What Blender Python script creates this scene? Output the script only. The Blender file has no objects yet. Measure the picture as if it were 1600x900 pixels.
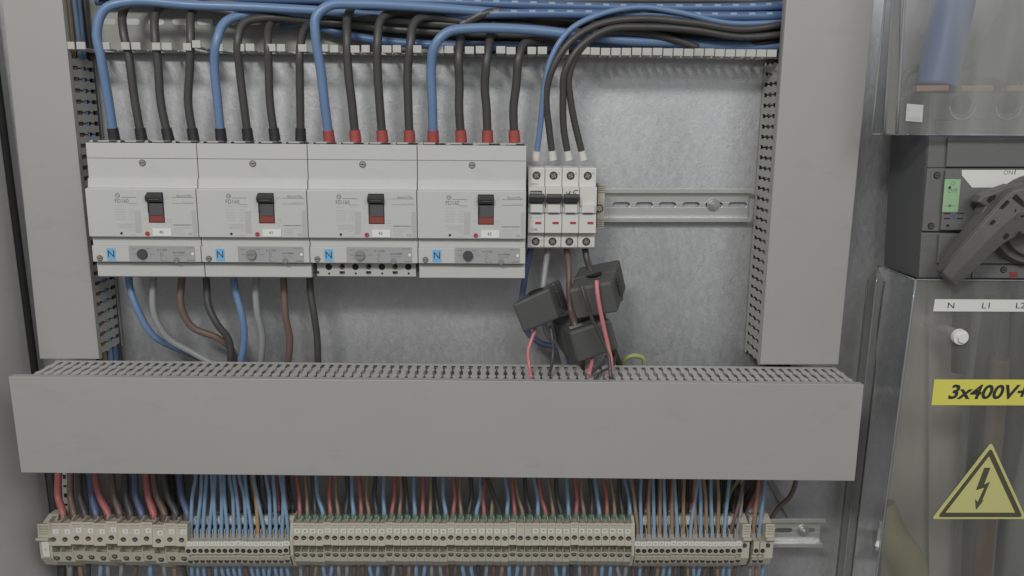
import bpy, math, random
from mathutils import Vector, Matrix
random.seed(7)
S = bpy.context.scene
COL = S.collection
MM = 0.001
# ------------------------------------------------------------------ camera
F = 1300.0
yaw, pitch, roll = math.radians(0.9), math.radians(11.5), math.radians(0.45)
fwd = Vector((math.sin(yaw)*math.cos(pitch), math.cos(yaw)*math.cos(pitch), -math.sin(pitch)))
r0 = Vector((math.cos(yaw), -math.sin(yaw), 0))
u0 = r0.cross(fwd)
upv = u0*math.cos(roll) - r0*math.sin(roll)
rgt = r0*math.cos(roll) + u0*math.sin(roll)
cam = bpy.data.cameras.new("Camera")
cam.sensor_width = 36; cam.lens = 36*F/1600
cam.clip_start = 0.01; cam.clip_end = 50
camo = bpy.data.objects.new("Camera", cam); COL.objects.link(camo)
m = Matrix((rgt, upv, -fwd)).transposed().to_4x4()
camo.matrix_world = m
S.camera = camo
# ------------------------------------------------------------------ world and lamps
W = bpy.data.worlds.new("World"); S.world = W; W.use_nodes = True
nt = W.node_tree
bg = nt.nodes['Background']; bg.inputs[1].default_value = 0.33
tc = nt.nodes.new('ShaderNodeTexCoord'); sx = nt.nodes.new('ShaderNodeSeparateXYZ')
rp = nt.nodes.new('ShaderNodeValToRGB')
nt.links.new(tc.outputs['Generated'], sx.inputs[0])
mr = nt.nodes.new('ShaderNodeMapRange'); mr.inputs[1].default_value = -1; mr.inputs[2].default_value = 1
nt.links.new(sx.outputs[2], mr.inputs[0]); nt.links.new(mr.outputs[0], rp.inputs[0])
rp.color_ramp.elements[0].position = 0.36; rp.color_ramp.elements[0].color = (0.48, 0.475, 0.46, 1)
rp.color_ramp.elements[1].position = 0.60; rp.color_ramp.elements[1].color = (1.0, 1.0, 0.99, 1)
nt.links.new(rp.outputs[0], bg.inputs[0])

def area(name, loc, target, sx_, sy_, power, colr=(1, 1, 1)):
    l = bpy.data.lights.new(name, 'AREA'); l.shape = 'RECTANGLE'; l.size = sx_; l.size_y = sy_
    l.energy = power; l.color = colr
    o = bpy.data.objects.new(name, l); COL.objects.link(o); o.location = loc
    d = Vector(target)-Vector(loc); o.rotation_euler = d.to_track_quat('-Z', 'Y').to_euler()
    return o
area("ceiling_lamp", (-0.55, -0.75, 0.95), (0.0, 0.9, -0.1), 0.5, 0.2, 17.5, (1, 0.985, 0.95))
area("fill_light", (0.75, -1.0, 1.0), (0.15, 0.9, -0.15), 1.3, 0.7, 13, (0.97, 0.98, 1))  # unseen area light added as fill beside the ceiling lamp
S.view_settings.view_transform = 'Standard'
try: S.view_settings.look = 'None'
except Exception: pass
S.view_settings.exposure = -0.07; S.view_settings.gamma = 1
S.render.engine = 'CYCLES'
S.cycles.max_bounces = 8; S.cycles.transparent_max_bounces = 16

def P(px, py, Y):
    """point (mm) on the plane y = Y that the photograph shows at px, py"""
    d = fwd*F + rgt*(px-800) - upv*(py-450)
    return d*(Y/d.y)
def PX(px, py, Y): return P(px, py, Y).x
def PZ(px, py, Y): return P(px, py, Y).z

# ------------------------------------------------------------------ materials
def mat(name, col, rough=0.5, metal=0.0, var=0.06, scale=60, bump=0.0, bscale=400, spec=0.5, alpha=None):
    m = bpy.data.materials.new(name); m.use_nodes = True
    n = m.node_tree; b = n.nodes['Principled BSDF']
    b.inputs['Roughness'].default_value = rough; b.inputs['Metallic'].default_value = metal
    b.inputs['Specular IOR Level'].default_value = spec
    tc = n.nodes.new('ShaderNodeTexCoord')
    nz = n.nodes.new('ShaderNodeTexNoise'); nz.inputs['Scale'].default_value = scale; nz.inputs['Detail'].default_value = 5
    n.links.new(tc.outputs['Object'], nz.inputs['Vector'])
    mx = n.nodes.new('ShaderNodeMixRGB'); mx.blend_type = 'MIX'
    mx.inputs[1].default_value = tuple(c*(1-var) for c in col)+(1,)
    mx.inputs[2].default_value = tuple(min(1, c*(1+var)) for c in col)+(1,)
    n.links.new(nz.outputs['Fac'], mx.inputs[0]); n.links.new(mx.outputs[0], b.inputs['Base Color'])
    if bump:
        nb = n.nodes.new('ShaderNodeTexNoise'); nb.inputs['Scale'].default_value = bscale; nb.inputs['Detail'].default_value = 3
        n.links.new(tc.outputs['Object'], nb.inputs['Vector'])
        bp = n.nodes.new('ShaderNodeBump'); bp.inputs['Strength'].default_value = bump; bp.inputs['Distance'].default_value = 0.001
        n.links.new(nb.outputs['Fac'], bp.inputs['Height']); n.links.new(bp.outputs[0], b.inputs['Normal'])
    return m

def galvanised(name, base, rough=0.42):
    m = bpy.data.materials.new(name); m.use_nodes = True
    n = m.node_tree; b = n.nodes['Principled BSDF']
    b.inputs['Metallic'].default_value = 0.68
    tc = n.nodes.new('ShaderNodeTexCoord')
    mp = n.nodes.new('ShaderNodeMapping'); mp.inputs['Scale'].default_value = (1.0, 1.0, 0.55)
    n.links.new(tc.outputs['Object'], mp.inputs[0])
    big = n.nodes.new('ShaderNodeTexNoise'); big.inputs['Scale'].default_value = 6; big.inputs['Detail'].default_value = 4
    fine = n.nodes.new('ShaderNodeTexNoise'); fine.inputs['Scale'].default_value = 330; fine.inputs['Detail'].default_value = 6; fine.inputs['Distortion'].default_value = 0.9
    vor = n.nodes.new('ShaderNodeTexVoronoi'); vor.inputs['Scale'].default_value = 230
    for t in (big, fine, vor): n.links.new(mp.outputs[0], t.inputs['Vector'])
    a = n.nodes.new('ShaderNodeMath'); a.operation = 'MULTIPLY_ADD'; a.inputs[1].default_value = 0.42
    n.links.new(fine.outputs['Fac'], a.inputs[0]); n.links.new(big.outputs['Fac'], a.inputs[2])
    bw = n.nodes.new('ShaderNodeRGBToBW'); n.links.new(vor.outputs['Color'], bw.inputs[0])
    a2 = n.nodes.new('ShaderNodeMath'); a2.operation = 'MULTIPLY_ADD'; a2.inputs[1].default_value = 0.20
    n.links.new(bw.outputs[0], a2.inputs[0]); n.links.new(a.outputs[0], a2.inputs[2])
    r = n.nodes.new('ShaderNodeValToRGB')
    r.color_ramp.elements[0].position = 0.52; r.color_ramp.elements[0].color = tuple(c*0.88 for c in base)+(1,)
    r.color_ramp.elements[1].position = 1.12 if False else 1.0; r.color_ramp.elements[1].color = tuple(min(1,c*1.18) for c in base)+(1,)
    n.links.new(a2.outputs[0], r.inputs[0]); n.links.new(r.outputs[0], b.inputs['Base Color'])
    rr = n.nodes.new('ShaderNodeMapRange'); rr.inputs[1].default_value = 0.4; rr.inputs[2].default_value = 1.0
    rr.inputs[3].default_value = rough-0.04; rr.inputs[4].default_value = rough+0.12
    n.links.new(a2.outputs[0], rr.inputs[0]); n.links.new(rr.outputs[0], b.inputs['Roughness'])
    bp = n.nodes.new('ShaderNodeBump'); bp.inputs['Strength'].default_value = 0.38; bp.inputs['Distance'].default_value = 0.0007
    n.links.new(fine.outputs['Fac'], bp.inputs['Height']); n.links.new(bp.outputs[0], b.inputs['Normal'])
    return m

def acrylic(name, haze_paint=0.14, tint=(0.93, 0.93, 0.91), haze_col=(0.5, 0.5, 0.5), ior=1.4):
    m = bpy.data.materials.new(name); m.use_nodes = True
    n = m.node_tree; n.nodes.clear()
    out = n.nodes.new('ShaderNodeOutputMaterial')
    tr = n.nodes.new('ShaderNodeBsdfTransparent'); tr.inputs[0].default_value = tint+(1,)
    gl = n.nodes.new('ShaderNodeBsdfGlossy'); gl.inputs['Roughness'].default_value = 0.04; gl.inputs[0].default_value = (1, 1, 1, 1)
    df = n.nodes.new('ShaderNodeBsdfDiffuse'); df.inputs[0].default_value = haze_col+(1,)  # diffuse haze painted in for light reflected off the sheets
    fr = n.nodes.new('ShaderNodeFresnel'); fr.inputs[0].default_value = ior
    m1 = n.nodes.new('ShaderNodeMixShader'); m1.inputs[0].default_value = haze_paint
    tc = n.nodes.new('ShaderNodeTexCoord'); nz = n.nodes.new('ShaderNodeTexNoise'); nz.inputs['Scale'].default_value = 26; nz.inputs['Detail'].default_value = 4
    mp = n.nodes.new('ShaderNodeMapping'); mp.inputs['Scale'].default_value = (1, 1, 0.12); mp.inputs['Rotation'].default_value = (0, 0.1, 0)
    n.links.new(tc.outputs['Object'], mp.inputs[0]); n.links.new(mp.outputs[0], nz.inputs['Vector'])
    mr = n.nodes.new('ShaderNodeMapRange'); mr.inputs[1].default_value = 0.35; mr.inputs[2].default_value = 0.7
    mr.inputs[3].default_value = haze_paint*0.45; mr.inputs[4].default_value = haze_paint*1.6  # upright streaks in the painted haze stand for reflections
    n.links.new(nz.outputs['Fac'], mr.inputs[0]); n.links.new(mr.outputs[0], m1.inputs[0])
    n.links.new(tr.outputs[0], m1.inputs[1]); n.links.new(df.outputs[0], m1.inputs[2])
    m2 = n.nodes.new('ShaderNodeMixShader')
    n.links.new(fr.outputs[0], m2.inputs[0]); n.links.new(m1.outputs[0], m2.inputs[1]); n.links.new(gl.outputs[0], m2.inputs[2])
    n.links.new(m2.outputs[0], out.inputs[0])
    return m

def smudge(m, amt=0.10, sc=16):
    n = m.node_tree; b = n.nodes['Principled BSDF']; src = b.inputs['Base Color'].links[0].from_socket
    tc = n.nodes.new('ShaderNodeTexCoord'); nz = n.nodes.new('ShaderNodeTexNoise'); nz.inputs['Scale'].default_value = sc; nz.inputs['Detail'].default_value = 9; nz.inputs['Roughness'].default_value = 0.7
    mp = n.nodes.new('ShaderNodeMapping'); mp.inputs['Scale'].default_value = (1, 1, 2.2); n.links.new(tc.outputs['Object'], mp.inputs[0]); n.links.new(mp.outputs[0], nz.inputs['Vector'])
    r = n.nodes.new('ShaderNodeValToRGB'); r.color_ramp.elements[0].position = 0.56; r.color_ramp.elements[0].color = (1, 1, 1, 1); r.color_ramp.elements[1].position = 0.72; r.color_ramp.elements[1].color = (1-amt,)*3+(1,)
    mx = n.nodes.new('ShaderNodeMixRGB'); mx.blend_type = 'MULTIPLY'; mx.inputs[0].default_value = 1
    n.links.new(nz.outputs['Fac'], r.inputs[0]); n.links.new(src, mx.inputs[1]); n.links.new(r.outputs[0], mx.inputs[2]); n.links.new(mx.outputs[0], b.inputs['Base Color'])
    mr = n.nodes.new('ShaderNodeMapRange'); mr.inputs[1].default_value = .3; mr.inputs[2].default_value = .7; mr.inputs[3].default_value = b.inputs['Roughness'].default_value-.08; mr.inputs[4].default_value = b.inputs['Roughness'].default_value+.1
    n.links.new(nz.outputs['Fac'], mr.inputs[0]); n.links.new(mr.outputs[0], b.inputs['Roughness'])

M = {
 'plate': galvanised('galvanised_plate', (0.475, 0.482, 0.49), 0.42),
 'rail': mat('zinc_rail', (0.62, 0.62, 0.60), 0.36, 0.75, 0.05, 90, 0.05),
 'duct': mat('grey_duct_plastic', (0.358, 0.354, 0.338), 0.5, 0, 0.035, 9, 0.03, 700),
 'ductlt': mat('pale_duct_plastic', (0.45, 0.446, 0.42), 0.55, 0, 0.03, 30),
 'ductin': mat('duct_inside', (0.33, 0.33, 0.31), 0.6, 0, 0.05, 30),
 'steelp': mat('painted_steel', (0.70, 0.69, 0.67), 0.5, 0, 0.03, 12, 0.03, 800),
 'brk': mat('breaker_grey', (0.505, 0.505, 0.49), 0.5, 0, 0.02, 25, 0.02, 1200),
 'brk2': mat('breaker_lower_grey', (0.465, 0.462, 0.44), 0.5, 0, 0.02, 25, 0.02, 1200),
 'print': mat('grey_print', (0.20, 0.20, 0.20), 0.6),
 'print2': mat('pale_print', (0.425, 0.425, 0.415), 0.6),
 'ink': mat('black_ink', (0.03, 0.03, 0.03), 0.6),
 'hole': mat('dark_hole', (0.012, 0.012, 0.012), 0.8),
 'black': mat('black_plastic', (0.035, 0.035, 0.036), 0.42, 0, 0.1, 50),
 'lever': mat('lever_grey', (0.085, 0.085, 0.09), 0.45),
 'redp': mat('red_plastic', (0.24, 0.05, 0.04), 0.5),
 'redb': mat('red_button', (0.38, 0.05, 0.06), 0.4),
 'white': mat('white_label', (0.70, 0.70, 0.67), 0.55, 0, 0.03, 60),
 'mcb': mat('mcb_white', (0.60, 0.595, 0.565), 0.45, 0, 0.02, 40),
 'nblue': mat('blue_sticker', (0.17, 0.42, 0.68), 0.5),
 'trip': mat('trip_panel', (0.34, 0.345, 0.34), 0.5, 0, 0.05, 80),
 'knobd': mat('dark_knob', (0.06, 0.06, 0.065), 0.5),
 'knobg': mat('grey_knob', (0.24, 0.24, 0.235), 0.5),
 'screw': mat('screw_steel', (0.50, 0.50, 0.48), 0.35, 0.8),
 'screwd': mat('dark_screw', (0.16, 0.155, 0.14), 0.4, 0.7),
 'beige': mat('beige_terminal', (0.50, 0.47, 0.385), 0.5, 0, 0.05, 45, 0.03, 900),
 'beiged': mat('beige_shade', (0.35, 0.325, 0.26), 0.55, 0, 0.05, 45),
 'green': mat('green_ferrule', (0.11, 0.22, 0.155), 0.5),
 'brownf': mat('brown_ferrule', (0.10, 0.06, 0.05), 0.5),
 'greyf': mat('grey_ferrule', (0.30, 0.31, 0.33), 0.45),
 'whitef': mat('white_ferrule', (0.62, 0.61, 0.55), 0.45),
 'sleeve_k': mat('black_sleeve', (0.028, 0.028, 0.03), 0.45),
 'sleeve_r': mat('red_sleeve', (0.36, 0.075, 0.065), 0.45, 0, 0.08, 200),
 'c_blue': mat('blue_cable', (0.14, 0.23, 0.39), 0.38, 0, 0.05, 40),
 'c_navy': mat('dark_blue_cable', (0.09, 0.125, 0.235), 0.4, 0, 0.05, 40),
 'c_lblue': mat('light_blue_wire', (0.21, 0.33, 0.48), 0.4, 0, 0.08, 60),
 'c_black': mat('black_cable', (0.062, 0.060, 0.058), 0.42, 0, 0.1, 60),
 'c_grey': mat('grey_cable', (0.27, 0.275, 0.28), 0.42, 0, 0.06, 60),
 'c_brown': mat('brown_cable', (0.155, 0.105, 0.085), 0.42, 0, 0.08, 60),
 'c_tan': mat('tan_wire', (0.285, 0.195, 0.13), 0.42, 0, 0.08, 60),
 'c_red': mat('red_wire', (0.40, 0.13, 0.12), 0.42, 0, 0.08, 60),
 'c_pink': mat('pink_red_wire', (0.58, 0.20, 0.21), 0.42, 0, 0.06, 60),
 'c_orange': mat('orange_tan_wire', (0.42, 0.25, 0.12), 0.42, 0, 0.06, 60),
 'ochre': mat('faded_yellow_green', (0.44, 0.40, 0.20), 0.5, 0, 0.08, 20),
 'c_pale': mat('pale_blue_sheath', (0.15, 0.23, 0.48), 0.45, 0, 0.05, 20),
 'acru': acrylic('clear_acrylic_upper', 0.25, (0.95, 0.95, 0.94), (0.50, 0.50, 0.48)),
 'c_blued': mat('blue_cable_dull', (0.09, 0.155, 0.29), 0.42, 0, 0.08, 40),
 'c_copper': mat('copper_brown_sheath', (0.25, 0.15, 0.10), 0.45, 0, 0.1, 20),
 'c_yg': mat('yellow_green_wire', (0.36, 0.38, 0.16), 0.42, 0, 0.3, 60),
 'c_mark': mat('cable_marking', (0.26, 0.37, 0.50), 0.5),
 'c_markg': mat('cable_marking_grey', (0.17, 0.17, 0.16), 0.5),
 'swd': mat('switch_dark_grey', (0.115, 0.119, 0.122), 0.5, 0, 0.05, 30, 0.03, 900),
 'swf': mat('switch_front_grey', (0.15, 0.15, 0.148), 0.5, 0, 0.04, 30, 0.03, 900),
 'handle': mat('handle_grey', (0.115, 0.11, 0.103), 0.42, 0, 0.05, 40, 0.03, 900),
 'gsticker': mat('green_sticker', (0.30, 0.48, 0.27), 0.55),
 'yellow': mat('yellow_label', (0.68, 0.64, 0.12), 0.55, 0, 0.03, 50),
 'yellow2': mat('pale_yellow_sign', (0.56, 0.54, 0.22), 0.55, 0, 0.03, 50),
 'olive': mat('faded_black', (0.08, 0.078, 0.045), 0.55),
 'copper': mat('copper', (0.62, 0.38, 0.27), 0.4, 0.5, 0.1, 80),
 'cream': mat('cream_board', (0.60, 0.57, 0.50), 0.6, 0, 0.08, 20),
 'ct': mat('ct_black', (0.076, 0.076, 0.075), 0.5, 0, 0.06, 50, 0.03, 900),
 'acr': acrylic('clear_acrylic_front', 0.18, (0.96, 0.96, 0.95), (0.42, 0.42, 0.40)),
 'acrs': acrylic('clear_acrylic_side', 0.16, (0.84, 0.84, 0.82), (0.30, 0.30, 0.30), 1.22),
 'acre': acrylic('acrylic_edge', 0.5, (0.86, 0.88, 0.9), (0.40, 0.42, 0.46)),
 'bwhite': mat('white_nylon', (0.72, 0.71, 0.68), 0.4),
}

for k_, a_, c_ in (('duct', .09, 14), ('ductlt', .12, 40), ('brk', .06, 30), ('steelp', .08, 10), ('beige', .14, 60), ('c_black', .25, 90), ('c_blue', .12, 90), ('swf', .15, 30), ('handle', .15, 40)): smudge(M[k_], a_, c_)

# ------------------------------------------------------------------ mesh builder (all in mm, world coordinates)
class MB:
    def __init__(s):
        s.v = []; s.f = []; s.mi = []; s.sm = []; s.mats = []; s.T = None
    def _m(s, k):
        mm = M[k] if isinstance(k, str) else k
        if mm not in s.mats: s.mats.append(mm)
        return s.mats.index(mm)
    def add(s, vs, fs, k, smooth=False):
        b = len(s.v)
        for p in vs:
            p = Vector(p)
            if s.T is not None: p = s.T @ p
            s.v.append(p)
        i = s._m(k)
        for f in fs:
            s.f.append([b+j for j in f]); s.mi.append(i); s.sm.append(smooth)
        return s
    def box(s, x0, x1, y0, y1, z0, z1, k):
        v = [(x, y, z) for x in (x0, x1) for y in (y0, y1) for z in (z0, z1)]
        return s.add(v, [(0, 1, 3, 2), (4, 6, 7, 5), (0, 4, 5, 1), (2, 3, 7, 6), (0, 2, 6, 4), (1, 5, 7, 3)], k)
    def hexa(s, q0, q1, k):
        """front quad q0, back quad q1"""
        return s.add(list(q0)+list(q1), [(0, 1, 2, 3), (7, 6, 5, 4), (0, 4, 5, 1), (1, 5, 6, 2), (2, 6, 7, 3), (3, 7, 4, 0)], k)
    def extr(s, poly, d, k, smooth=False):
        n = len(poly); d = Vector(d)
        vs = [Vector(p) for p in poly] + [Vector(p)+d for p in poly]
        fs = [list(range(n)), list(range(2*n-1, n-1, -1))]
        s.add(vs, fs, k)
        b = len(s.v)-2*n; i = s._m(k)
        for j in range(n):
            a = (j+1) % n
            s.f.append([b+j, b+n+j, b+n+a, b+a]); s.mi.append(i); s.sm.append(smooth)
        return s
    def cyl(s, c, d, r, L, k, n=16, r2=None):
        """cylinder from c along unit d, length L"""
        d = Vector(d).normalized(); c = Vector(c)
        a = d.orthogonal().normalized(); b = d.cross(a)
        r2 = r if r2 is None else r2
        base = [c + a*r*math.cos(2*math.pi*i/n) + b*r*math.sin(2*math.pi*i/n) for i in range(n)]
        top = [c + d*L + a*r2*math.cos(2*math.pi*i/n) + b*r2*math.sin(2*math.pi*i/n) for i in range(n)]
        s.add(base+top, [(i, (i+1) % n, n+(i+1) % n, n+i) for i in range(n)], k, True)
        s.add(base, [list(range(n-1, -1, -1))], k); s.add(top, [list(range(n))], k)
        return s
    def tube(s, pts, r, k, seg=10, step=3.0, r2=None, marks=None):
        pts = smooth_path(pts, step); n = len(pts)
        prev = None; rings = []
        for i, p in enumerate(pts):
            t = (pts[min(i+1, n-1)]-pts[max(i-1, 0)]).normalized()
            ref = Vector((0, -1, 0.25)).normalized()
            a = (ref - t*ref.dot(t))
            if a.length < 0.15: a = prev if prev is not None else t.orthogonal()
            a = (a - t*a.dot(t)).normalized(); prev = a
            b = t.cross(a)
            rr = r if r2 is None else r+(r2-r)*i/(n-1)
            rings.append([p + a*rr*math.cos(2*math.pi*j/seg) + b*rr*math.sin(2*math.pi*j/seg) for j in range(seg)])
        vs = [q for g in rings for q in g]
        b0 = len(s.v); s.add(vs, [], k); ki = s._m(k)
        mk = s._m(marks[0]) if marks else None
        for i in range(n-1):
            for j in range(seg):
                a = (j+1) % seg
                s.f.append([b0+i*seg+j, b0+i*seg+a, b0+(i+1)*seg+a, b0+(i+1)*seg+j]); s.sm.append(True)
                use = ki
                if marks and j == marks[3] and i % marks[1] < marks[2]: use = mk
                s.mi.append(use)
        s.f.append([b0+j for j in range(seg-1, -1, -1)]); s.mi.append(ki); s.sm.append(False)
        s.f.append([b0+(n-1)*seg+j for j in range(seg)]); s.mi.append(ki); s.sm.append(False)
        return s
    def disc(s, c, r, k, n=16, dy=0.0):
        return s.cyl((c[0], c[1], c[2]), (0, 1, 0), r, 0.3, k, n)
    def text(s, t, c, size, k, shear=0.0, wide=1.0, bold=0.0, align='CENTER', vert=False, rot=0.0):
        cu = bpy.data.curves.new('t', 'FONT'); cu.body = t; cu.size = size; cu.shear = shear
        cu.align_x = align; cu.align_y = 'CENTER'; cu.offset = bold; cu.resolution_u = 3
        o = bpy.data.objects.new('t', cu); COL.objects.link(o)
        me = o.to_mesh()
        c = Vector(c); cr, sr = math.cos(rot), math.sin(rot); vs = []
        for v in me.vertices:
            x, y = v.co.x*wide, v.co.y
            if vert: x, y = -y, x
            x, y = x*cr-y*sr, x*sr+y*cr
            vs.append((c.x+x, c.y, c.z+y))
        s.add(vs, [list(p.vertices) for p in me.polygons], k)
        o.to_mesh_clear(); bpy.data.objects.remove(o); bpy.data.curves.remove(cu)
        return s
    def build(s, name, parent=None, bevel=0.0, bseg=2, origin=None):
        if parent is not None: org = Vector(parent['_o'])
        elif origin is not None: org = Vector(origin)
        else:
            xs = [p.x for p in s.v]; ys = [p.y for p in s.v]; zs = [p.z for p in s.v]
            org = Vector(((min(xs)+max(xs))/2, (min(ys)+max(ys))/2, min(zs)))
        me = bpy.data.meshes.new(name)
        me.from_pydata([tuple((p-org)*MM) for p in s.v], [], s.f)
        for mt in s.mats: me.materials.append(mt)
        me.polygons.foreach_set('material_index', s.mi); me.polygons.foreach_set('use_smooth', s.sm)
        me.update()
        o = bpy.data.objects.new(name, me); COL.objects.link(o)
        o['_o'] = tuple(org)
        if parent is not None: o.parent = parent
        else: o.location = org*MM
        if bevel:
            bv = o.modifiers.new('bevel', 'BEVEL'); bv.width = bevel*MM; bv.segments = bseg; bv.limit_method = 'ANGLE'
            bv.angle_limit = math.radians(40); bv.harden_normals = False
        return o

def smooth_path(pts, step):
    pts = [Vector(p) for p in pts]
    if len(pts) == 2:
        a, b = pts; n = max(2, int((b-a).length/step))
        return [a.lerp(b, i/n) for i in range(n+1)]
    P_ = [pts[0]*2-pts[1]]+pts+[pts[-1]*2-pts[-2]]
    out = []
    for i in range(1, len(P_)-2):
        a, b, c, d = P_[i-1:i+3]
        ta = 0; tb = ta+max(1e-3, (b-a).length)**0.5; tcc = tb+max(1e-3, (c-b).length)**0.5; td = tcc+max(1e-3, (d-c).length)**0.5
        n = max(2, int((c-b).length/step))
        for j in range(n):
            t = tb+(tcc-tb)*j/n
            A1 = a*((tb-t)/(tb-ta))+b*((t-ta)/(tb-ta)); A2 = b*((tcc-t)/(tcc-tb))+c*((t-tb)/(tcc-tb)); A3 = c*((td-t)/(td-tcc))+d*((t-tcc)/(td-tcc))
            B1 = A1*((tcc-t)/(tcc-ta))+A2*((t-ta)/(tcc-ta)); B2 = A2*((td-t)/(td-tb))+A3*((t-tb)/(td-tb))
            out.append(B1*((tcc-t)/(tcc-tb))+B2*((t-tb)/(tcc-tb)))
    out.append(pts[-1]); return out

def tag(o, label, cat, group=None, kind=None):
    if label: o['label'] = label
    if cat: o['category'] = cat
    if group: o['group'] = group
    if kind: o['kind'] = kind
    return o
def thing(name, at, label, cat, group=None):
    o = bpy.data.objects.new(name, None); COL.objects.link(o); o.empty_display_size = 0.01
    o.location = Vector(at)*MM; o['_o'] = tuple(Vector(at))
    return tag(o, label, cat, group)
ORD = ['first', 'second', 'third', 'fourth', 'fifth', 'sixth', 'seventh', 'eighth', 'ninth', 'tenth', 'eleventh', 'twelfth',
       'thirteenth', 'fourteenth', 'fifteenth', 'sixteenth', 'seventeenth', 'eighteenth', 'nineteenth', 'twentieth']
def ordn(n):
    if n <= 20: return ORD[n-1]
    tens = {2: 'twenty', 3: 'thirty', 4: 'forty', 5: 'fifty'}[n//10]
    return tens+'-'+ORD[n % 10-1] if n % 10 else {20: 'twentieth', 30: 'thirtieth', 40: 'fortieth', 50: 'fiftieth'}[n]
def pts(lst, Y=None): return [P(*(q if len(q) == 3 else (q[0], q[1], Y))) for q in lst]
CAM_OFF = 0.15
def front(p, d=CAM_OFF): return Vector((p.x, p.y-d, p.z))

# ------------------------------------------------------------------ setting: mounting plate and cabinet
YP = 905.0
b = MB(); a = P(30, -150, YP); c = P(1760, 1100, YP)
b.box(P(60, 560, YP).x-22, c.x, YP, YP+3, c.z, a.z, 'plate')
tag(b.build('mounting_plate'), 'large galvanised steel back plate behind all the switchgear', 'mounting plate')

xw = P(48, 560, YP).x
b = MB(); b.box(xw-260, c.x+60, YP+40, YP+43, c.z-60, a.z+60, 'hole')
tag(b.build('cabinet_back'), 'dark back panel of the cabinet behind the steel plate', 'cabinet panel', kind='structure')
cw = thing('cabinet_side', (xw-20, 760, c.z-50), 'painted light grey cabinet side wall at the far left edge', 'cabinet wall')
G = lambda dx, y, Y: P(52+0.13*(y-560)+dx, y, Y)
def gpanel(b, dx0, dx1, Y, t, k):
    f = [G(dx0, 1050, Y), G(dx1, 1050, Y), G(dx1, -150, Y), G(dx0, -150, Y)]
    b.hexa(f, [p+Vector((0, t, 0)) for p in f], k)
b = MB(); lo, hi = G(-6, 1050, 898), G(-6, -150, 898)
sd = Vector((-10, -380, 0)); tt = Vector((-4, 0, 0))
b.hexa([lo+sd, lo, hi, hi+sd], [lo+sd+tt, lo+tt, hi+tt, hi+sd+tt], 'steelp'); b.build('side_sheet', cw)
b = MB(); b.tube([G(0, -150, 892), G(0, 1050, 892)], 3.9, 'hole', 8, 60); b.build('gasket', cw)
b = MB(); lo, hi = G(-16, 1050, 898)+Vector((-4, -150, 0)), G(-16, -150, 898)+Vector((-4, -150, 0)); w_ = Vector((7, 0, 0)); d_ = Vector((0, -10, 0))
b.hexa([lo+d_, lo+d_+w_, hi+d_+w_, hi+d_], [lo, lo+w_, hi+w_, hi], 'steelp'); b.build('front_lip', cw, 1.5)

# ------------------------------------------------------------------ slotted duct walls
def slotted(b, O, U, V, N, pitch, k, t=1.2, rim0=4.0, rim1=5.0, wide=2.15, neck=0.7, ph=0.0, skip=()):
    """a wall from O along U (length) and V (depth); N is its thickness direction"""
    O, U, V = Vector(O), Vector(U), Vector(V); N = Vector(N).normalized()*t
    L, w = U.length, V.length; u, v = U.normalized(), V.normalized()
    def quad(u0, u1, v0, v1):
        b.extr([O+u*u0+v*v0, O+u*u1+v*v0, O+u*u1+v*v1, O+u*u0+v*v1], N, k)
    quad(0, L, 0, rim0); quad(0, L, w-rim1, w)
    a0, a1 = rim0, w-rim1; h = a1-a0
    prof = [(0, wide), (.24, wide), (.29, neck), (.36, neck), (.41, wide), (.60, wide), (.65, neck), (.72, neck), (.77, wide), (1, wide)]
    n = int(L/pitch)
    for i in range(n+1):
        c0 = i*pitch+ph; c1 = (i+1)*pitch+ph
        if c0 > L: break
        if c1 > L+pitch*0.3: c1 = None
        lo = [(max(0, c0+g), a0+f*h) for f, g in prof]
        hi = [((c1-g) if c1 else L, a0+f*h) for f, g in reversed(prof)]
        if c1 is None and L-c0 < 3: break
        if i in skip: continue
        b.extr([O+u*p+v*q for p, q in lo+hi], N, k)

# left vertical duct -------------------------------------------------
YD = 845.0
def line(p0, p1, y): return p0[0]+(p1[0]-p0[0])*(y-p0[1])/(p1[1]-p0[1])
Lc, Rc = ((3, 0), (62, 560)), ((97, 0), (155, 560))
ld = thing('wiring_duct', P(110, 560, 905), 'upright grey slotted wiring duct with plain cover along the left side', 'cable duct')
ys, ye = -60, 561
q = lambda l, y, Y: P(line(*l, y), y, Y)
b = MB(); b.hexa([q(Lc, ye, YD), q(Rc, ye, YD), q(Rc, ys, YD), q(Lc, ys, YD)], [q(Lc, ye, YD)+Vector((0, 3, 0)), q(Rc, ye, YD)+Vector((0, 3, 0)), q(Rc, ys, YD)+Vector((0, 3, 0)), q(Lc, ys, YD)+Vector((0, 3, 0))], 'duct')
e0, e1 = q(Lc, ye, YD), q(Lc, ys, YD)
b.hexa([e0+Vector((0, 3, 0)), e0+Vector((2, 3, 0)), e1+Vector((2, 3, 0)), e1+Vector((0, 3, 0))], [e0+Vector((0, 14, 0)), e0+Vector((2, 14, 0)), e1+Vector((2, 14, 0)), e1+Vector((0, 14, 0))], 'duct')
e0, e1 = q(Rc, ye, YD), q(Rc, ys, YD)
b.hexa([e0+Vector((-2, 3, 0)), e0+Vector((0, 3, 0)), e1+Vector((0, 3, 0)), e1+Vector((-2, 3, 0))], [e0+Vector((-2, 8, 0)), e0+Vector((0, 8, 0)), e1+Vector((0, 8, 0)), e1+Vector((-2, 8, 0))], 'duct')
b.build('cover', ld, 0.7)
b = MB()
top = P(line(*Rc, 83)+2, 83, YD+4); bot = P(line(*Rc, ye)+2, ye, YD+4)
slotted(b, top, bot-top, (0, 54, 0), (-1, 0, 0), 10.9, 'ductlt', ph=2.5)
b.build('slotted_wall', ld)
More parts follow.
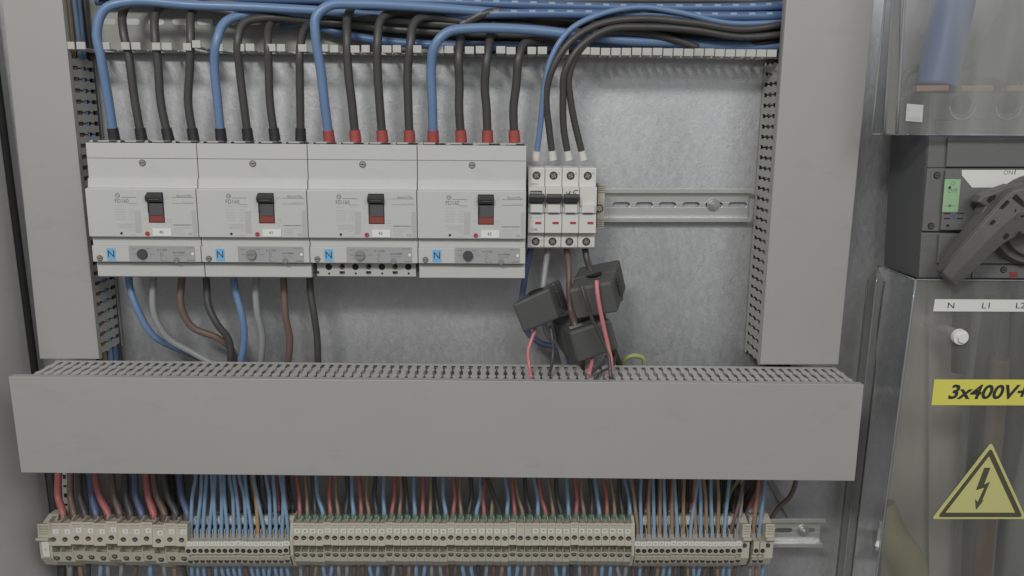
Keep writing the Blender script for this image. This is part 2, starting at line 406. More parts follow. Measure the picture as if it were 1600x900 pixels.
b = MB(); e0 = q(Lc, ye, YD); e1 = q(Lc, ys, YD)
b.hexa([e0+Vector((3, 6, 0)), e0+Vector((5, 6, 0)), e1+Vector((5, 6, 0)), e1+Vector((3, 6, 0))], [e0+Vector((3, 59, 0)), e0+Vector((5, 59, 0)), e1+Vector((5, 59, 0)), e1+Vector((3, 59, 0))], 'ductlt')
b.build('outer_wall', ld)
b = MB(); e2 = bot; e3 = P(line(*Rc, ys)+2, ys, YD+4)
b.hexa([e0+Vector((3, 57, 0)), Vector((e2.x, YD+57, e2.z)), Vector((e3.x, YD+57, e3.z)), e1+Vector((3, 57, 0))], [e0+Vector((3, 59, 0)), Vector((e2.x, YD+59, e2.z)), Vector((e3.x, YD+59, e3.z)), e1+Vector((3, 59, 0))], 'ductin')
b.build('back_wall', ld)
# wires inside it
for i, (Y, k, nm) in enumerate([(857, 'c_navy', 'foremost dark blue'), (862, 'c_red', 'red'), (867, 'c_tan', 'tan'), (872, 'c_brown', 'brown'), (877, 'c_lblue', 'light blue'),
                                (882, 'c_brown', 'dark brown'), (887, 'c_blue', 'blue'), (892, 'c_navy', 'rearmost navy'), (897, 'c_black', 'black')]):
    b = MB(); off = (Y-849)/54*47-7-(i % 2)*4; pa = []
    for y_ in (-50, 20, 75, 200, 330, 450, 590): pa.append((line(*Rc, y_)+off+random.uniform(-2, 1.5), y_, Y+random.uniform(-1.5, 1.5)))
    b.tube(pts(pa), 2.6, k)
    tag(b.build('duct_wire'), '%s wire running down inside the left upright duct' % nm, 'wire', 'wires inside the left duct')

# right vertical duct ------------------------------------------------
Lr, Rr = ((1229, 0), (1188, 563)), ((1366, 0), (1311, 563))
rd = thing('wiring_duct', P(1250, 560, 905), 'upright grey slotted wiring duct with plain cover, between steel plate and clear cover', 'cable duct')
ye = 570
def slab(b, ll, rl, y0, y1, Y, t, k):
    f = [q(ll, y1, Y), q(rl, y1, Y), q(rl, y0, Y), q(ll, y0, Y)]
    b.hexa(f, [p+Vector((0, t, 0)) for p in f], k)
b = MB(); slab(b, Lr, Rr, ys, ye, YD, 3, 'duct')
for l, s_ in ((Lr, 1), (Rr, -1)):
    e0, e1 = q(l, ye, YD), q(l, ys, YD)
    o1 = Vector((0, 3, 0)); o2 = Vector((2*s_, 3, 0)); o3 = Vector((0, 12, 0)); o4 = Vector((2*s_, 12, 0))
    fr = [e0+o1, e0+o2, e1+o2, e1+o1]; bk = [e0+o3, e0+o4, e1+o4, e1+o3]
    b.hexa(fr, bk, 'duct')
b.build('cover', rd, 1.2)
b = MB(); top = P(line(*Lr, 90)-2, 90, YD+4); bot = P(line(*Lr, ye)-2, ye, YD+4)
slotted(b, top, bot-top, (0, 54, 0), (1, 0, 0), 10.75, 'ductlt', ph=3, wide=2.2)
b.build('slotted_wall', rd)
b = MB(); e0, e1 = q(Rr, ye, YD), q(Rr, ys, YD)
b.hexa([e0+Vector((-6, 12, 0)), e0+Vector((-4, 12, 0)), e1+Vector((-4, 12, 0)), e1+Vector((-6, 12, 0))], [e0+Vector((-6, 59, 0)), e0+Vector((-4, 59, 0)), e1+Vector((-4, 59, 0)), e1+Vector((-6, 59, 0))], 'ductlt')
b.build('outer_wall', rd)
b = MB(); e2 = bot; e3 = P(line(*Lr, ys)-2, ys, YD+4)
b.hexa([Vector((e2.x, YD+57, e2.z)), e0+Vector((-5, 57, 0)), e1+Vector((-5, 57, 0)), Vector((e3.x, YD+57, e3.z))], [Vector((e2.x, YD+59, e2.z)), e0+Vector((-5, 59, 0)), e1+Vector((-5, 59, 0)), Vector((e3.x, YD+59, e3.z))], 'ductin')
b.build('back_wall', rd)
for i, (dx, Y, k) in enumerate([(1232, 872, 'c_black'), (1243, 866, 'c_black'), (1252, 880, 'c_black'), (1238, 888, 'c_navy'), (1262, 872, 'c_black')]):
    b = MB(); b.tube(pts([(dx, 70, Y), (dx-8, 200, Y), (dx-20, 400, Y+4), (dx-34, 580, Y)]), 4.5, k)
    tag(b.build('duct_cable'), ('navy' if k == 'c_navy' else 'black')+' cable running down inside the right upright duct, ' + ['leftmost', 'second', 'rear middle', 'close to the back', 'rightmost'][i], 'cable', 'cables inside the right duct')

# ------------------------------------------------------------------ top open duct with finger comb
td = thing('wiring_duct', P(660, 80, 905), 'open grey wiring duct without cover along the top, full of thick cables', 'cable duct')
zt = lambda px: 74+ (px-100)*(81-70)/1120.0-2.0
b = MB()
pitch_px = 16.2
gaps = [(150, 160), (192, 204), (241, 252), (289, 297), (327, 335), (365, 378), (410, 415), (452, 462), (487, 498), (533, 547), (580, 596), (628, 643), (665, 679), (711, 726), (756, 775), (800, 822), (850, 866), (880, 897)]
tips = [(104, 117), (118, 134), (155, 172), (188, 203), (204, 220), (236, 251), (252, 269), (285, 299), (299, 314), (334, 349), (367, 382), (383, 398),
        (416, 431), (432, 446), (465, 480), (498, 513), (515, 529), (547, 562), (564, 578), (596, 612), (613, 627), (645, 659), (679, 693), (694, 709),
        (726, 741), (743, 757), (775, 790), (791, 806), (824, 838), (840, 855), (875, 889), (908, 922)]
x = 922.6
while x < 1208: tips.append((x, x+15)); x += 16.25
for i, (x0_, x1_) in enumerate(tips):
    cy = 74+(x0_-100)*0.0105-2+random.uniform(-.6, .6)
    if i == 8: cy -= 4
    hook = 5.0
    A = P(x0_+.3, cy-6.6, 846); B = P(x1_-.3, cy+5.4, 846)
    b.box(A.x, B.x, 846, 848.2, B.z, A.z, 'ductlt')                       # hooked tip
    b.box(A.x+1.5, B.x-1.5, 848.2, 864, B.z, B.z+1.7, 'ductlt')          # finger
    cxm = (A.x+B.x)/2; zz = B.z
    b.box(cxm-2.2, cxm+2.2, 864, 868, zz, zz+1.7, 'ductlt')
    b.box(A.x+1.2, B.x-1.2, 868, 888, zz, zz+1.7, 'ductlt')
    b.box(cxm-2.2, cxm+2.2, 888, 891, zz, zz+1.7, 'ductlt')
A = P(100, 72, 890); B = P(1222, 84, 890)
z0 = PZ(660, 85, 846)
b.hexa([P(104, 81, 890), P(1218, 92, 890), P(1218, 88, 890), P(104, 77, 890)], [p+Vector((0, 14, 0)) for p in (P(104, 81, 890), P(1218, 92, 890), P(1218, 88, 890), P(104, 77, 890))], 'ductlt')
b.build('finger_comb', td, 0.5)
b = MB(); A = P(150, 80, 902); B = P(1230, 92, 902)
hexf = [P(100, 84, 902), P(1262, 92, 902), P(1262, -120, 902), P(100, -120, 902)]
b.hexa(hexf, [p+Vector((0, 2, 0)) for p in hexf], 'ductin')
for px in range(160, 560, 38):      # obround fixing slots of the base, painted pale for the bright plate behind
    c0 = P(px+ (8 if px % 76 else 0), 34, 901.7)
    pl = [c0+Vector((dx, 0, dz)) for dx, dz in [(-6, -3), (-8, -1.4), (-8, 1.4), (-6, 3), (6, 3), (8, 1.4), (8, -1.4), (6, -3)]]
    b.extr([p for p in pl], (0, 0.3, 0), 'bwhite' if px > 230 else 'rail')
b.build('base', td)
b = MB(); hexf = [P(100, -115, 850), P(1262, -103, 850), P(1262, -106, 850), P(100, -118, 850)]
b.hexa(hexf, [p+Vector((0, 52, 0)) for p in hexf], 'ductlt'); b.build('upper_wall', td)

# ------------------------------------------------------------------ cable helper
def cable(name, label, group, path, r, k, marks=None, end=None, cat='cable', r2=None, seg=12, step=3.0, endname='sleeve'):
    """path in photo pixels and depth; end = (material, length, radius) sleeve at the last point"""
    w = pts(path)
    jr = random.Random(len(label)*7+int(path[0][0]))
    for j_ in range(1, len(w)-1):
        if r > 2.5 and r < 6: w[j_] = w[j_]+Vector((jr.uniform(-.9, .9), 0, jr.uniform(-.4, .4)))
    b = MB()
    if end is None:
        b.tube(w, r, k, seg, step, r2, marks)
        return tag(b.build(name), label, cat, group)
    t = thing(name, w[-1], label, cat, group)
    b.tube(w, r, k, seg, step, r2, marks); b.build('insulation', t)
    d = (w[-2]-w[-1]).normalized(); e = MB()
    if len(w) > 2:
        sp = smooth_path(w, 3); d = (sp[-4]-sp[-1]).normalized()
    e.cyl(w[-1]-d*0.5, d, end[2]*1.0, end[1], end[0], 16, end[2]*0.93)
    e.build(endname, t, 0.35)
    return t

Gt = 'thick cables down into the large breakers'
# (colour, path, sleeve) sixteen cables into the four large breakers, entries at y about 215
YB = 858.0
big = [
 ('b', [(760, 52, 893), (650, 40, 888), (560, 22, 876), (420, 12, 862), (300, 8, 856), (205, 3, 852), (165, 14, 848), (152, 50, 846), (158, 90, 847), (168, 150, 853), (179, 219, YB)], 'k'),
 ('k', [(260, 2, 880), (205, 4, 876), (191, 20, 866), (192, 50, 856), (200, 90, 854), (212, 160, 856), (222, 219, YB)], 'k'),
 ('k', [(330, 3, 882), (262, 6, 874), (243, 22, 864), (243, 60, 854), (246, 100, 854), (252, 160, 856), (264, 219, YB)], 'k'),
 ('k', [(380, 6, 886), (318, 5, 876), (299, 18, 864), (297, 60, 852), (295, 110, 854), (295, 160, 856), (303, 219, YB)], 'k'),
 ('b', [(640, 50, 893), (560, 36, 888), (470, 22, 876), (390, 22, 868), (352, 35, 856), (338, 65, 847), (335, 100, 850), (339, 160, 854), (346, 219, YB)], 'k'),
 ('k', [(500, 34, 880), (410, 28, 866), (380, 36, 856), (371, 65, 848), (374, 110, 852), (380, 165, 855), (388, 219, YB)], 'k'),
 ('k', [(470, 38, 892), (432, 28, 882), (420, 42, 866), (419, 70, 850), (419, 110, 852), (422, 160, 855), (430, 219, YB)], 'k'),
 ('k', [(520, 40, 892), (490, 34, 882), (474, 48, 864), (468, 80, 850), (468, 120, 852), (468, 165, 855), (470, 219, YB)], 'k'),
 ('b', [(1040, 40, 894), (900, 30, 888), (760, 18, 872), (640, 10, 858), (560, 6, 852), (515, 8, 847), (494, 27, 844), (492, 60, 844), (500, 110, 848), (508, 160, 852), (515, 222, YB)], 'r'),
 ('k', [(640, 6, 886), (560, 6, 880), (543, 22, 868), (541, 60, 852), (545, 110, 852), (550, 160, 855), (556, 222, YB)], 'r'),
 ('k', [(690, 24, 878), (618, 18, 870), (597, 30, 860), (591, 65, 850), (590, 110, 852), (593, 160, 855), (598, 222, YB)], 'r'),
 ('k', [(740, 36, 878), (668, 26, 870), (646, 36, 860), (640, 70, 850), (638, 110, 852), (638, 160, 855), (640, 222, YB)], 'r'),
 ('b', [(980, 64, 866), (900, 55, 858), (820, 46, 852), (735, 44, 847), (698, 50, 844), (679, 72, 843), (674, 110, 848), (674, 160, 852), (677, 222, YB)], 'r'),
 ('k', [(770, 36, 888), (728, 36, 878), (720, 56, 862), (717, 90, 850), (717, 130, 853), (718, 170, 855), (721, 222, YB)], 'r'),
 ('k', [(810, 36, 888), (772, 38, 878), (765, 58, 862), (760, 95, 850), (757, 135, 853), (759, 170, 855), (762, 222, YB)], 'r'),
 ('k', [(900, 70, 880), (850, 64, 872), (820, 68, 860), (811, 90, 850), (806, 130, 852), (803, 170, 855), (804, 222, YB)], 'r'),
]
yx = [12, 52, 55, 58, 30, 62, 66, 46, 14, 2, 40, 38, 70, 42, 50, 60]
for i, it in enumerate(big):
    if i in (0, 4, 8): continue
    p0 = it[1][0]; yy = yx[i]; Y_ = max(p0[2], 878)+(i % 4)*4
    pre = [(1262, yy+2, Y_), (1100, yy+random.uniform(-2, 2), Y_), (min(1060, p0[0]+150), yy*.5+p0[1]*.5, Y_-2)]
    it[1][:0] = pre
brn = ['the leftmost large breaker', 'the second large breaker', 'the third large breaker', 'the rightmost large breaker']
for i, (c_, pa, sl) in enumerate(big):
    u = i//4; j = i % 4
    lab = ('thick blue cable with %s sleeve into the first pole of %s' if c_ == 'b' else 'thick black cable with %s sleeve into the ' + ORD[j] + ' pole of %s') % ({'k': 'black', 'r': 'red'}[sl], brn[u])
    r = 4.75 if c_ == 'b' else 4.35
    if i < 8: r -= 0.25
    cable('power_cable', lab, Gt, pa, r, {'b': 'c_blue', 'k': 'c_black'}[c_],
          marks=None, end=({'k': 'sleeve_k', 'r': 'sleeve_r'}[sl], 12.5, 6.0 if sl == 'r' else 5.6))

# cables lying along the open top duct
run = [
 ('b', 4.6, [(150, -8, 884), (400, -2, 884), (700, 4, 882), (1000, 12, 880), (1215, 10, 876), (1300, 0, 880)], 'topmost blue cable lying along the open top duct', True),
 ('b', 4.6, [(440, 40, 892), (520, 24, 884), (640, 26, 880), (800, 22, 868), (980, 22, 866), (1120, 26, 868), (1225, 24, 872), (1290, 20, 880)], 'blue cable with white print below the topmost blue one', True),
 ('b', 4.4, [(490, 40, 890), (560, 58, 886), (650, 68, 880), (800, 72, 878), (950, 70, 880), (1100, 76, 880), (1230, 70, 884)], 'blue cable low in the top duct just behind the fingers', False),
 ('b', 4.4, [(820, 78, 894), (900, 66, 886), (960, 50, 880), (1060, 34, 876), (1140, 40, 874), (1240, 36, 876)], 'blue cable crossing under the black bundle near the right duct', True),
 ('b', 4.4, [(900, 66, 884), (1000, 66, 882), (1120, 62, 884), (1230, 60, 884)], 'blue cable under the black bundle', False),
 ('b', 4.2, [(150, 2, 892), (300, 4, 892), (420, 14, 890), (520, 40, 895)], 'blue cable at the back of the top duct above breaker 40', False),
 ('n', 3.8, [(1000, 40, 888), (1100, 50, 888), (1180, 62, 886), (1222, 78, 884)], 'navy cable deep in the right end of the top duct', False),
 ('n', 3.8, [(1160, 22, 892), (1200, 40, 890), (1215, 60, 886), (1222, 92, 882)], 'navy cable turning down into the right duct', False),
 ('k', 4.2, [(380, 30, 886), (480, 22, 880), (600, 30, 876), (720, 40, 878), (820, 38, 880), (900, 50, 884), (1080, 56, 888), (1260, 50, 890)], 'black cable arching across the middle of the top duct', False),
 ('k', 4.2, [(420, 30, 894), (520, 30, 890), (640, 42, 888), (760, 40, 886), (880, 34, 882), (1000, 30, 880), (1120, 34, 884), (1260, 40, 890)], 'black cable along the back of the top duct', False),
 ('k', 4.2, [(500, 40, 892), (600, 46, 890), (700, 54, 890), (800, 56, 888), (900, 60, 888), (1080, 68, 890), (1260, 66, 890)], 'black cable sagging above the sleeved red ends', False),
 ('k', 4.2, [(480, 30, 896), (580, 20, 894), (700, 24, 892), (820, 30, 890), (940, 34, 890), (1100, 44, 892), (1260, 30, 892)], 'black cable rearmost in the top duct', False),
 ('k', 4.6, [(720, 40, 872), (760, 22, 870), (840, 24, 870), (920, 30, 872), (1000, 42, 876), (1120, 50, 876), (1230, 44, 880)], 'black cable bending over the blue arch', True),
 ('k', 4.2, [(560, 52, 894), (660, 58, 894), (720, 66, 892), (800, 70, 890), (1000, 78, 892), (1240, 84, 892)], 'black cable lowest in the top duct', False),
 ('k', 4.2, [(1060, 8, 894), (1140, 16, 892), (1225, 8, 890)], 'black cable at the upper right of the top duct', False),
 ('k', 4.2, [(840, 8, 896), (900, 4, 896), (1000, 2, 896), (1100, -4, 896)], 'black cable at the top edge above the small breaker', False),
 ('k', 3.4, [(1120, 80, 880), (1160, 72, 878), (1200, 66, 876), (1240, 56, 876)], 'black cable lying low beside the right duct', False),
 ('k', 4.2, [(400, 8, 898), (520, 8, 898), (680, 10, 897), (820, 14, 897), (900, 20, 897), (1100, 24, 897), (1260, 20, 897)], 'black cable hidden under the topmost blue one', False),
 ('k', 4.2, [(900, 42, 898), (1000, 20, 898), (1100, 30, 898), (1230, 30, 897)], 'black cable behind the blue ones near the right duct', False),
 ('k', 4.2, [(960, 84, 892), (1060, 64, 893), (1150, 76, 893), (1232, 84, 892)], 'black cable crossing low behind the fingers at the right', False),
]
for c_, r, pa, lab, mk in run:
    cable('duct_cable', lab, 'cables lying in the open top duct', pa, r, {'b': 'c_blued', 'k': 'c_black', 'n': 'c_navy'}[c_],
          marks=((('c_mark' if c_ == 'b' else 'c_markg'), 6, 2, 11) if mk else None))
cable('duct_wire', 'thin copper brown wire hanging at the right end of the top duct', None, [(1226, -20, 866), (1225, 20, 866), (1224, 60, 868), (1226, 110, 872)], 1.6, 'c_tan', cat='wire')

# four cables of the small breaker
sb = [('b', 'blue cable with white ferrule, leftmost on the small breaker', [(1230, 34, 872), (1140, 36, 868), (1060, 20, 862), (1000, 12, 858), (940, 22, 855), (890, 48, 850), (862, 90, 848), (850, 140, 850), (843, 200, 856), (837, 250, 860)], 2.9),
      ('k', 'black cable with white ferrule into the second small pole', [(1235, 36, 868), (1160, 46, 862), (1080, 36, 856), (1000, 29, 852), (935, 38, 850), (890, 66, 845), (862, 110, 846), (855, 150, 850), (858, 200, 856), (864, 249, 860)], 3.5),
      ('k', 'black cable with white ferrule into the third small pole', [(1240, 52, 868), (1160, 58, 864), (1080, 46, 858), (1010, 42, 854), (950, 46, 850), (905, 74, 845), (882, 115, 846), (879, 150, 850), (882, 200, 856), (889, 249, 860)], 3.5),
      ('k', 'black cable with white ferrule into the rightmost small pole', [(1090, 74, 872), (1040, 58, 868), (985, 50, 862), (940, 52, 850), (905, 82, 847), (889, 120, 849), (890, 150, 852), (898, 190, 856), (912, 249, 860)], 3.5)]
for c_, lab, pa, r in sb:
    cable('breaker_cable', lab, 'cables into the top of the small breaker', pa, r, {'b': 'c_blue', 'k': 'c_black'}[c_], end=('whitef', 9.5, 4.3), endname='ferrule')

# ------------------------------------------------------------------ DIN rail upper
def din_rail(lab, x0, x1, ytop, ybot, Yf, slots, bolt):
    """x in pixels at lip depth Yf; rows in pixels"""
    xm = (x0+x1)/2
    A = P(x0, ytop, Yf); B = P(x1, ytop, Yf); zt_ = PZ(xm, ytop, Yf); zb = PZ(xm, ybot, Yf)
    t = thing('din_rail', (A.x, Yf+12, zb), lab, 'mounting rail')
    sl = (B.z-A.z)/(B.x-A.x)
    sk = lambda x, z: z+sl*(x-(A.x+B.x)/2)
    b = MB()
    def bx(xa, xb, ya, yb, za, zb_):
        v = [(x, y, sk(x, z)) for x in (xa, xb) for y in (ya, yb) for z in (za, zb_)]
        b.add(v, [(0, 1, 3, 2), (4, 6, 7, 5), (0, 4, 5, 1), (2, 3, 7, 6), (0, 2, 6, 4), (1, 5, 7, 3)], 'rail')
    lip = 4.6
    bx(A.x, B.x, Yf, Yf+1.3, zt_-lip, zt_); bx(A.x, B.x, Yf, Yf+1.3, zb, zb+lip)
    bx(A.x, B.x, Yf+1.3, Yf+8, zt_-lip, zt_-lip+1.3); bx(A.x, B.x, Yf+1.3, Yf+8, zb+lip-1.3, zb+lip)
    # web with obround slots: strips above and below, bridges between
    zc = (zt_+zb)/2; h = 2.9
    bx(A.x, B.x-2, Yf+7, Yf+8.3, zc+h, zt_-lip); bx(A.x, B.x-2, Yf+7, Yf+8.3, zb+lip, zc-h)
    xs = A.x
    for s0, s1 in slots:
        a0, a1 = PX(s0, (ytop+ybot)/2, Yf+8), PX(s1, (ytop+ybot)/2, Yf+8)
        # bridge with concave rounded ends
        n = 6
        lp = [(a0+h*(1-math.sin(math.pi*i/n)), h*math.cos(math.pi*i/n)) for i in range(n+1)]
        poly = [(xs, zc+(prev_h if False else h)), ] if False else []
        left = [] if xs == A.x else [(xs-h*(1-math.sin(math.pi*i/n)), -h*math.cos(math.pi*i/n)) for i in range(n+1)]
        pl = [(A.x, -h), (A.x, h)] if xs == A.x else left
        pl = [(x, z) for x, z in pl]+[(x, z) for x, z in lp]
        b.extr([(x, Yf+7, sk(x, zc+z)) for x, z in pl], (0, 1.3, 0), 'rail')
        xs = a1
    pl = [(xs-h*(1-math.sin(math.pi*i/6)), -h*math.cos(math.pi*i/6)) for i in range(7)]+[(B.x-2, h), (B.x-2, -h)]
    b.extr([(x, Yf+7, sk(x, zc+z)) for x, z in pl], (0, 1.3, 0), 'rail')
    b.build('rail_profile', t, 0.3)
    if bolt:
        c_ = P(bolt, (ytop+ybot)/2, Yf+6); c_ = Vector((c_.x, Yf+7, sk(c_.x, zc)))
        f = MB(); f.cyl(c_, (0, -1, 0), 7.0, 1.2, 'screw', 20); f.cyl(c_+Vector((0, -1.2, 0)), (0, -1, 0), 5.2, 3.2, 'screw', 6)
        f.cyl(c_+Vector((0, -4.4, 0)), (0, -1, 0), 2.6, 2.4, 'screw', 14)
        f.build('bolt', t, 0.4)
    return t
din_rail('bright steel rail with oval slots to the right of the small breaker', 700, 1177, 295, 347, 893,
         [(957, 984), (993, 1020), (1029, 1056), (1066, 1093), (1102, 1129), (1138, 1167)], 1114.5)
din_rail('steel rail end with oval slot and bolt right of the terminal row', 70, 1290, 811, 856, 868,
         [(1210, 1237), (1246, 1273)], 1255)

# ------------------------------------------------------------------ four large breakers (drawn from the third one, shifted)
Xl = P(133, 222, 822).x; Xr = P(823, 226, 822).x; pitch = (Xr-Xl)/4
X2 = Xl+2*pitch       # left side of the third
Yt, Ym, Yf, Yb_, Yl = 822.0, 818.0, 812.0, 818.0, 815.0
xc = 566
def Zr(row, Y): return PZ(xc, row, Y)
def mccb(k):
    dx = (k-2)*pitch; num = str(40+k); D = Vector((dx, 0, 0))
    p_ = lambda px, row, Y: P(px, row, Y)+D
    xa, xb = X2+dx+0.35, X2+dx+pitch-0.35
    look = ['dark knob', 'pale knob', 'pale knob and open bottom terminals', 'dark knob'][k]
    where = ['leftmost, beside the left duct', 'second from the left', 'third from the left', 'rightmost, beside the small breaker'][k]
    t = thing('circuit_breaker', ((xa+xb)/2, 880, Zr(434, Yt)), 'large grey breaker tagged %s with %s, %s' % (num, look, where), 'circuit breaker', 'large four pole circuit breakers in a row')
    # upper terminal cover
    b = MB()
    z0, z1 = Zr(281, Yt), Zr(226, Yt); zs = Zr(250, Yt)
    b.box(xa, xb, Yt, Yt+48, z0, zs-0.25, 'brk'); b.box(xa, xb, Yt+0.7, Yt+48, zs-0.25, zs+0.25, 'brk2')
    b.box(xa, xb, Yt, Yt+48, zs+0.25, z1, 'brk')
    b.box(xa+1, xb-1, Yt+5, Yt+46, z1, z1+.5, 'hole')  # near-black strip paints the shade around the cable entries
    for i in range(4):   # separators of the cable entries
        xx = xa+pitch*(i+0.0)/4+2
        b.box(xx+3, xx+14, Yt+14, Yt+48, z1, z1+1.8, 'brk2')
        b.extr([(xx-2, Yt+6, z1+.2), (xx+2.2, Yt+2, z1+.2), (xx+2.2, Yt+2, z1+2.4), (xx-2, Yt+10, z1+2.4)], (1.4, 1, 0), 'brk2')
    b.build('upper_cover', t, 0.8)
    b = MB(); cs = p_(566.6, 256.8, Yt); b.cyl(front(cs, -0.3), (0, -1, 0), 3.2, 0.9, 'screwd', 20); b.cyl(front(cs, 0.4), (0, -1, 0), 2.55, 0.5, 'screw', 20)
    b.box(cs.x-2, cs.x+2, cs.y-1.15, cs.y-0.9, cs.z-.3, cs.z+.3, 'hole'); b.build('cover_screw', t)
    # body in profile
    b = MB()
    zz = [(Zr(281, Ym), Ym+1.5), (Zr(296, Yf), Ym), (Zr(297.5, Yf), Yf), (Zr(372, Yf), Yf), (Zr(372.5, Yf), Yb_), (Zr(386, Yb_), Yb_)]
    poly = [(xa, 888, Zr(281, Ym))]+[(xa, y, z) for z, y in zz]+[(xa, 888, Zr(386, Yb_))]
    b.extr(poly, (xb-xa, 0, 0), 'brk'); b.build('body', t, 0.6)
    # front print
    b = MB(); Yp = Yf-0.12
    cl = p_(529.5, 307.5, Yp)
    def ring(c_, r, w, k_, n=20):
        vs = []; fs = []
        for i in range(n):
            a_ = 2*math.pi*i/n; vs += [c_+Vector((r*math.cos(a_), 0, r*math.sin(a_))), c_+Vector(((r-w)*math.cos(a_), 0, (r-w)*math.sin(a_)))]
        for i in range(n): j = (i+1) % n; fs.append((2*i, 2*j, 2*j+1, 2*i+1))
        b.add(vs, fs, k_)
    ring(cl, 2.3, 0.45, 'print'); ring(cl, 1.7, 0.22, 'print'); b.text('GE', cl, 1.9, 'print', shear=0.4)
    def bar(x0_, x1_, r0_, r1_, k_='print2', Y_=Yp):
        A_, B_ = p_(x0_, r1_, Y_), p_(x1_, r0_, Y_); b.add([(A_.x, Y_, A_.z), (B_.x, Y_, A_.z), (B_.x, Y_, B_.z), (A_.x, Y_, B_.z)], [(0, 1, 2, 3)], k_)
    def micro(x0_, x1_, row, h=1.1, k_='print2', Y_=Yp):
        x_ = x0_; rr = random.Random(int(x0_*31+row*7))
        while x_ < x1_-0.5:
            w = rr.uniform(1.2, 3.6); bar(x_, min(x1_, x_+w), row-h/2, row+h/2, k_, Y_); x_ += w+rr.uniform(.5, .9)
    bar(535, 558.5, 310.1, 310.8, 'print'); b.text('FD160', p_(535.3, 316.4, Yp), 5.7, 'print', wide=0.88, bold=.04)
    bar(545, 558.5, 320.1, 320.7, 'print')
    micro(525, 537, 323.6); micro(547, 559, 323.6)
    for i, row in enumerate((329.5, 333.5, 337.3, 341.2, 345)): micro(525, 540, row); micro(546, 553.5, row)
    for row in (352, 354.8, 357.6): micro(526+(row > 354)*3, 553, row, 1.5)
    micro(545, 553, 361.3); micro(546, 554, 369)
    A_, B_ = 554.5, 564
    for row0 in (331, 336, 341, 346, 351, 356, 361): bar(A_, B_, row0, row0+4.7, 'print2')
    bar(643.5, 649.2, 331, 371, 'print2')
    b.text('Record Plus', p_(632, 308.2, Yp), 3.6, 'print', shear=0.5, wide=0.85); bar(613, 647, 310.6, 311.1, 'print')
    micro(629, 647, 317.8, 1.4, 'print2'); bar(613, 647, 319.7, 320.1, 'print')
    micro(614, 642, 353.5, 1.6, 'print')
    for row in (358, 361, 364.5, 367.5): micro(615, 630 if row > 360 else 641, row, 1.0)
    b.text('CE', p_(639, 367.8, Yp), 3.2, 'print', wide=1.15)
    b.text('ON', p_(607, 310.5, Yp), 2.6, 'print2'); b.text('I', p_(570, 309, Yp), 3, 'print2'); b.text('O', p_(571, 344, Yp), 3.4, 'print2'); b.text('OFF', p_(607.5, 345.5, Yp), 2.6, 'print2')
    bar(568, 575, 313, 313.4, 'print2'); bar(569, 572, 326, 326.4, 'print2'); bar(603, 612, 349, 349.4)
    b.disc(p_(532.6, 366.5, Yf-0.2), 1.25, 'hole', 12)
    b.build('front_printing', t)
    # lever in its window
    b = MB(); A_, B_ = p_(577, 349, Yf), p_(599.2, 303.5, Yf)
    xa_, xb_ = A_.x, B_.x; zA, zB = A_.z, B_.z
    b.box(xa_-.5, xb_+.5, Yf-0.35, Yf+0.2, zA-.6, zB+.5, 'hole')
    zr = zA+(zB-zA)*0.24; zh = zA+(zB-zA)*0.66
    b.box(xa_+.5, xb_-.2, Yf-0.9, Yf, zA+.2, zr, 'redp')
    b.box(xa_+.7, xb_-.2, Yf-1.6, Yf, zr, zh, 'lever')
    b.box(xa_-.1, xa_+1.6, Yf-2.0, Yf, zr+3, zh+1, 'black')
    b.build('lever_slide', t, 0.25)
    b = MB(); b.extr([(xa_-.6, Yf-.4, zh+.5), (xa_-.6, Yf-5, zh+1.6), (xa_-.6, Yf-6.2, zh+6.0), (xa_-.6, Yf-4.6, zh+7.6), (xa_-.6, Yf-.4, zB-.1)], (xb_-xa_+.6, 0, 0), 'black')
    b.box(xa_+2.5, xb_-1.5, Yf-6.4, Yf-5, zh+3.4, zh+4.1, 'lever')
    b.build('lever', t, 0.7)
    b = MB(); c_ = p_(573.2, 366.8, Yf); b.cyl(front(c_, -.2), (0, -1, 0), 2.1, 1.3, 'redb', 14); b.build('trip_button', t, 0.2)
    # number tag
    b = MB(); A_, B_ = p_(581.5, 370.5, Yf), p_(610, 359, Yf)
    b.box(A_.x, B_.x, Yf-0.55, Yf, A_.z, B_.z, 'white'); b.box(A_.x+.8, B_.x+.35, Yf-0.3, Yf, A_.z-.35, B_.z-.8, 'print2')  # grey box paints a shadow rim right of and below the tag
    b.text(num, ((A_.x+B_.x)/2-.6, Yf-0.65, (A_.z+B_.z)/2), 4.3, 'ink'); b.build('number_tag', t)
    # trip unit
    b = MB(); z0, z1 = Zr(411, Yl), Zr(386, Yl)
    b.box(xa, xb, Yl, 880, z0, z1-0.25, 'brk'); b.build('trip_unit', t, 0.5)
    b = MB(); A_, B_ = p_(507.3, 408.6, Yl), p_(520.2, 389.6, Yl)
    b.box(A_.x, B_.x, Yl-.3, Yl, A_.z, B_.z, 'nblue'); b.text('N', ((A_.x+B_.x)/2, Yl-.42, (A_.z+B_.z)/2+.2), 9.6, 'ink', wide=1.0); b.build('neutral_sticker', t)
    b = MB(); c_ = p_(496, 405, Yl); b.cyl(front(c_, -.2), (0, -1, 0), 2.9, .8, 'screwd', 18); b.cyl(front(c_, .55), (0, -1, 0), 2.3, .3, 'screw', 18); b.box(c_.x-1.8, c_.x+1.8, c_.y-1.0, c_.y-.8, c_.z-.3, c_.z+.3, 'hole'); b.build('cover_screw', t)
    b = MB(); A_, B_ = p_(542, 410.6, Yl), p_(643.6, 386.9, Yl)
    b.box(A_.x, B_.x, Yl-.35, Yl, A_.z, B_.z, 'trip'); Y_ = Yl-.45
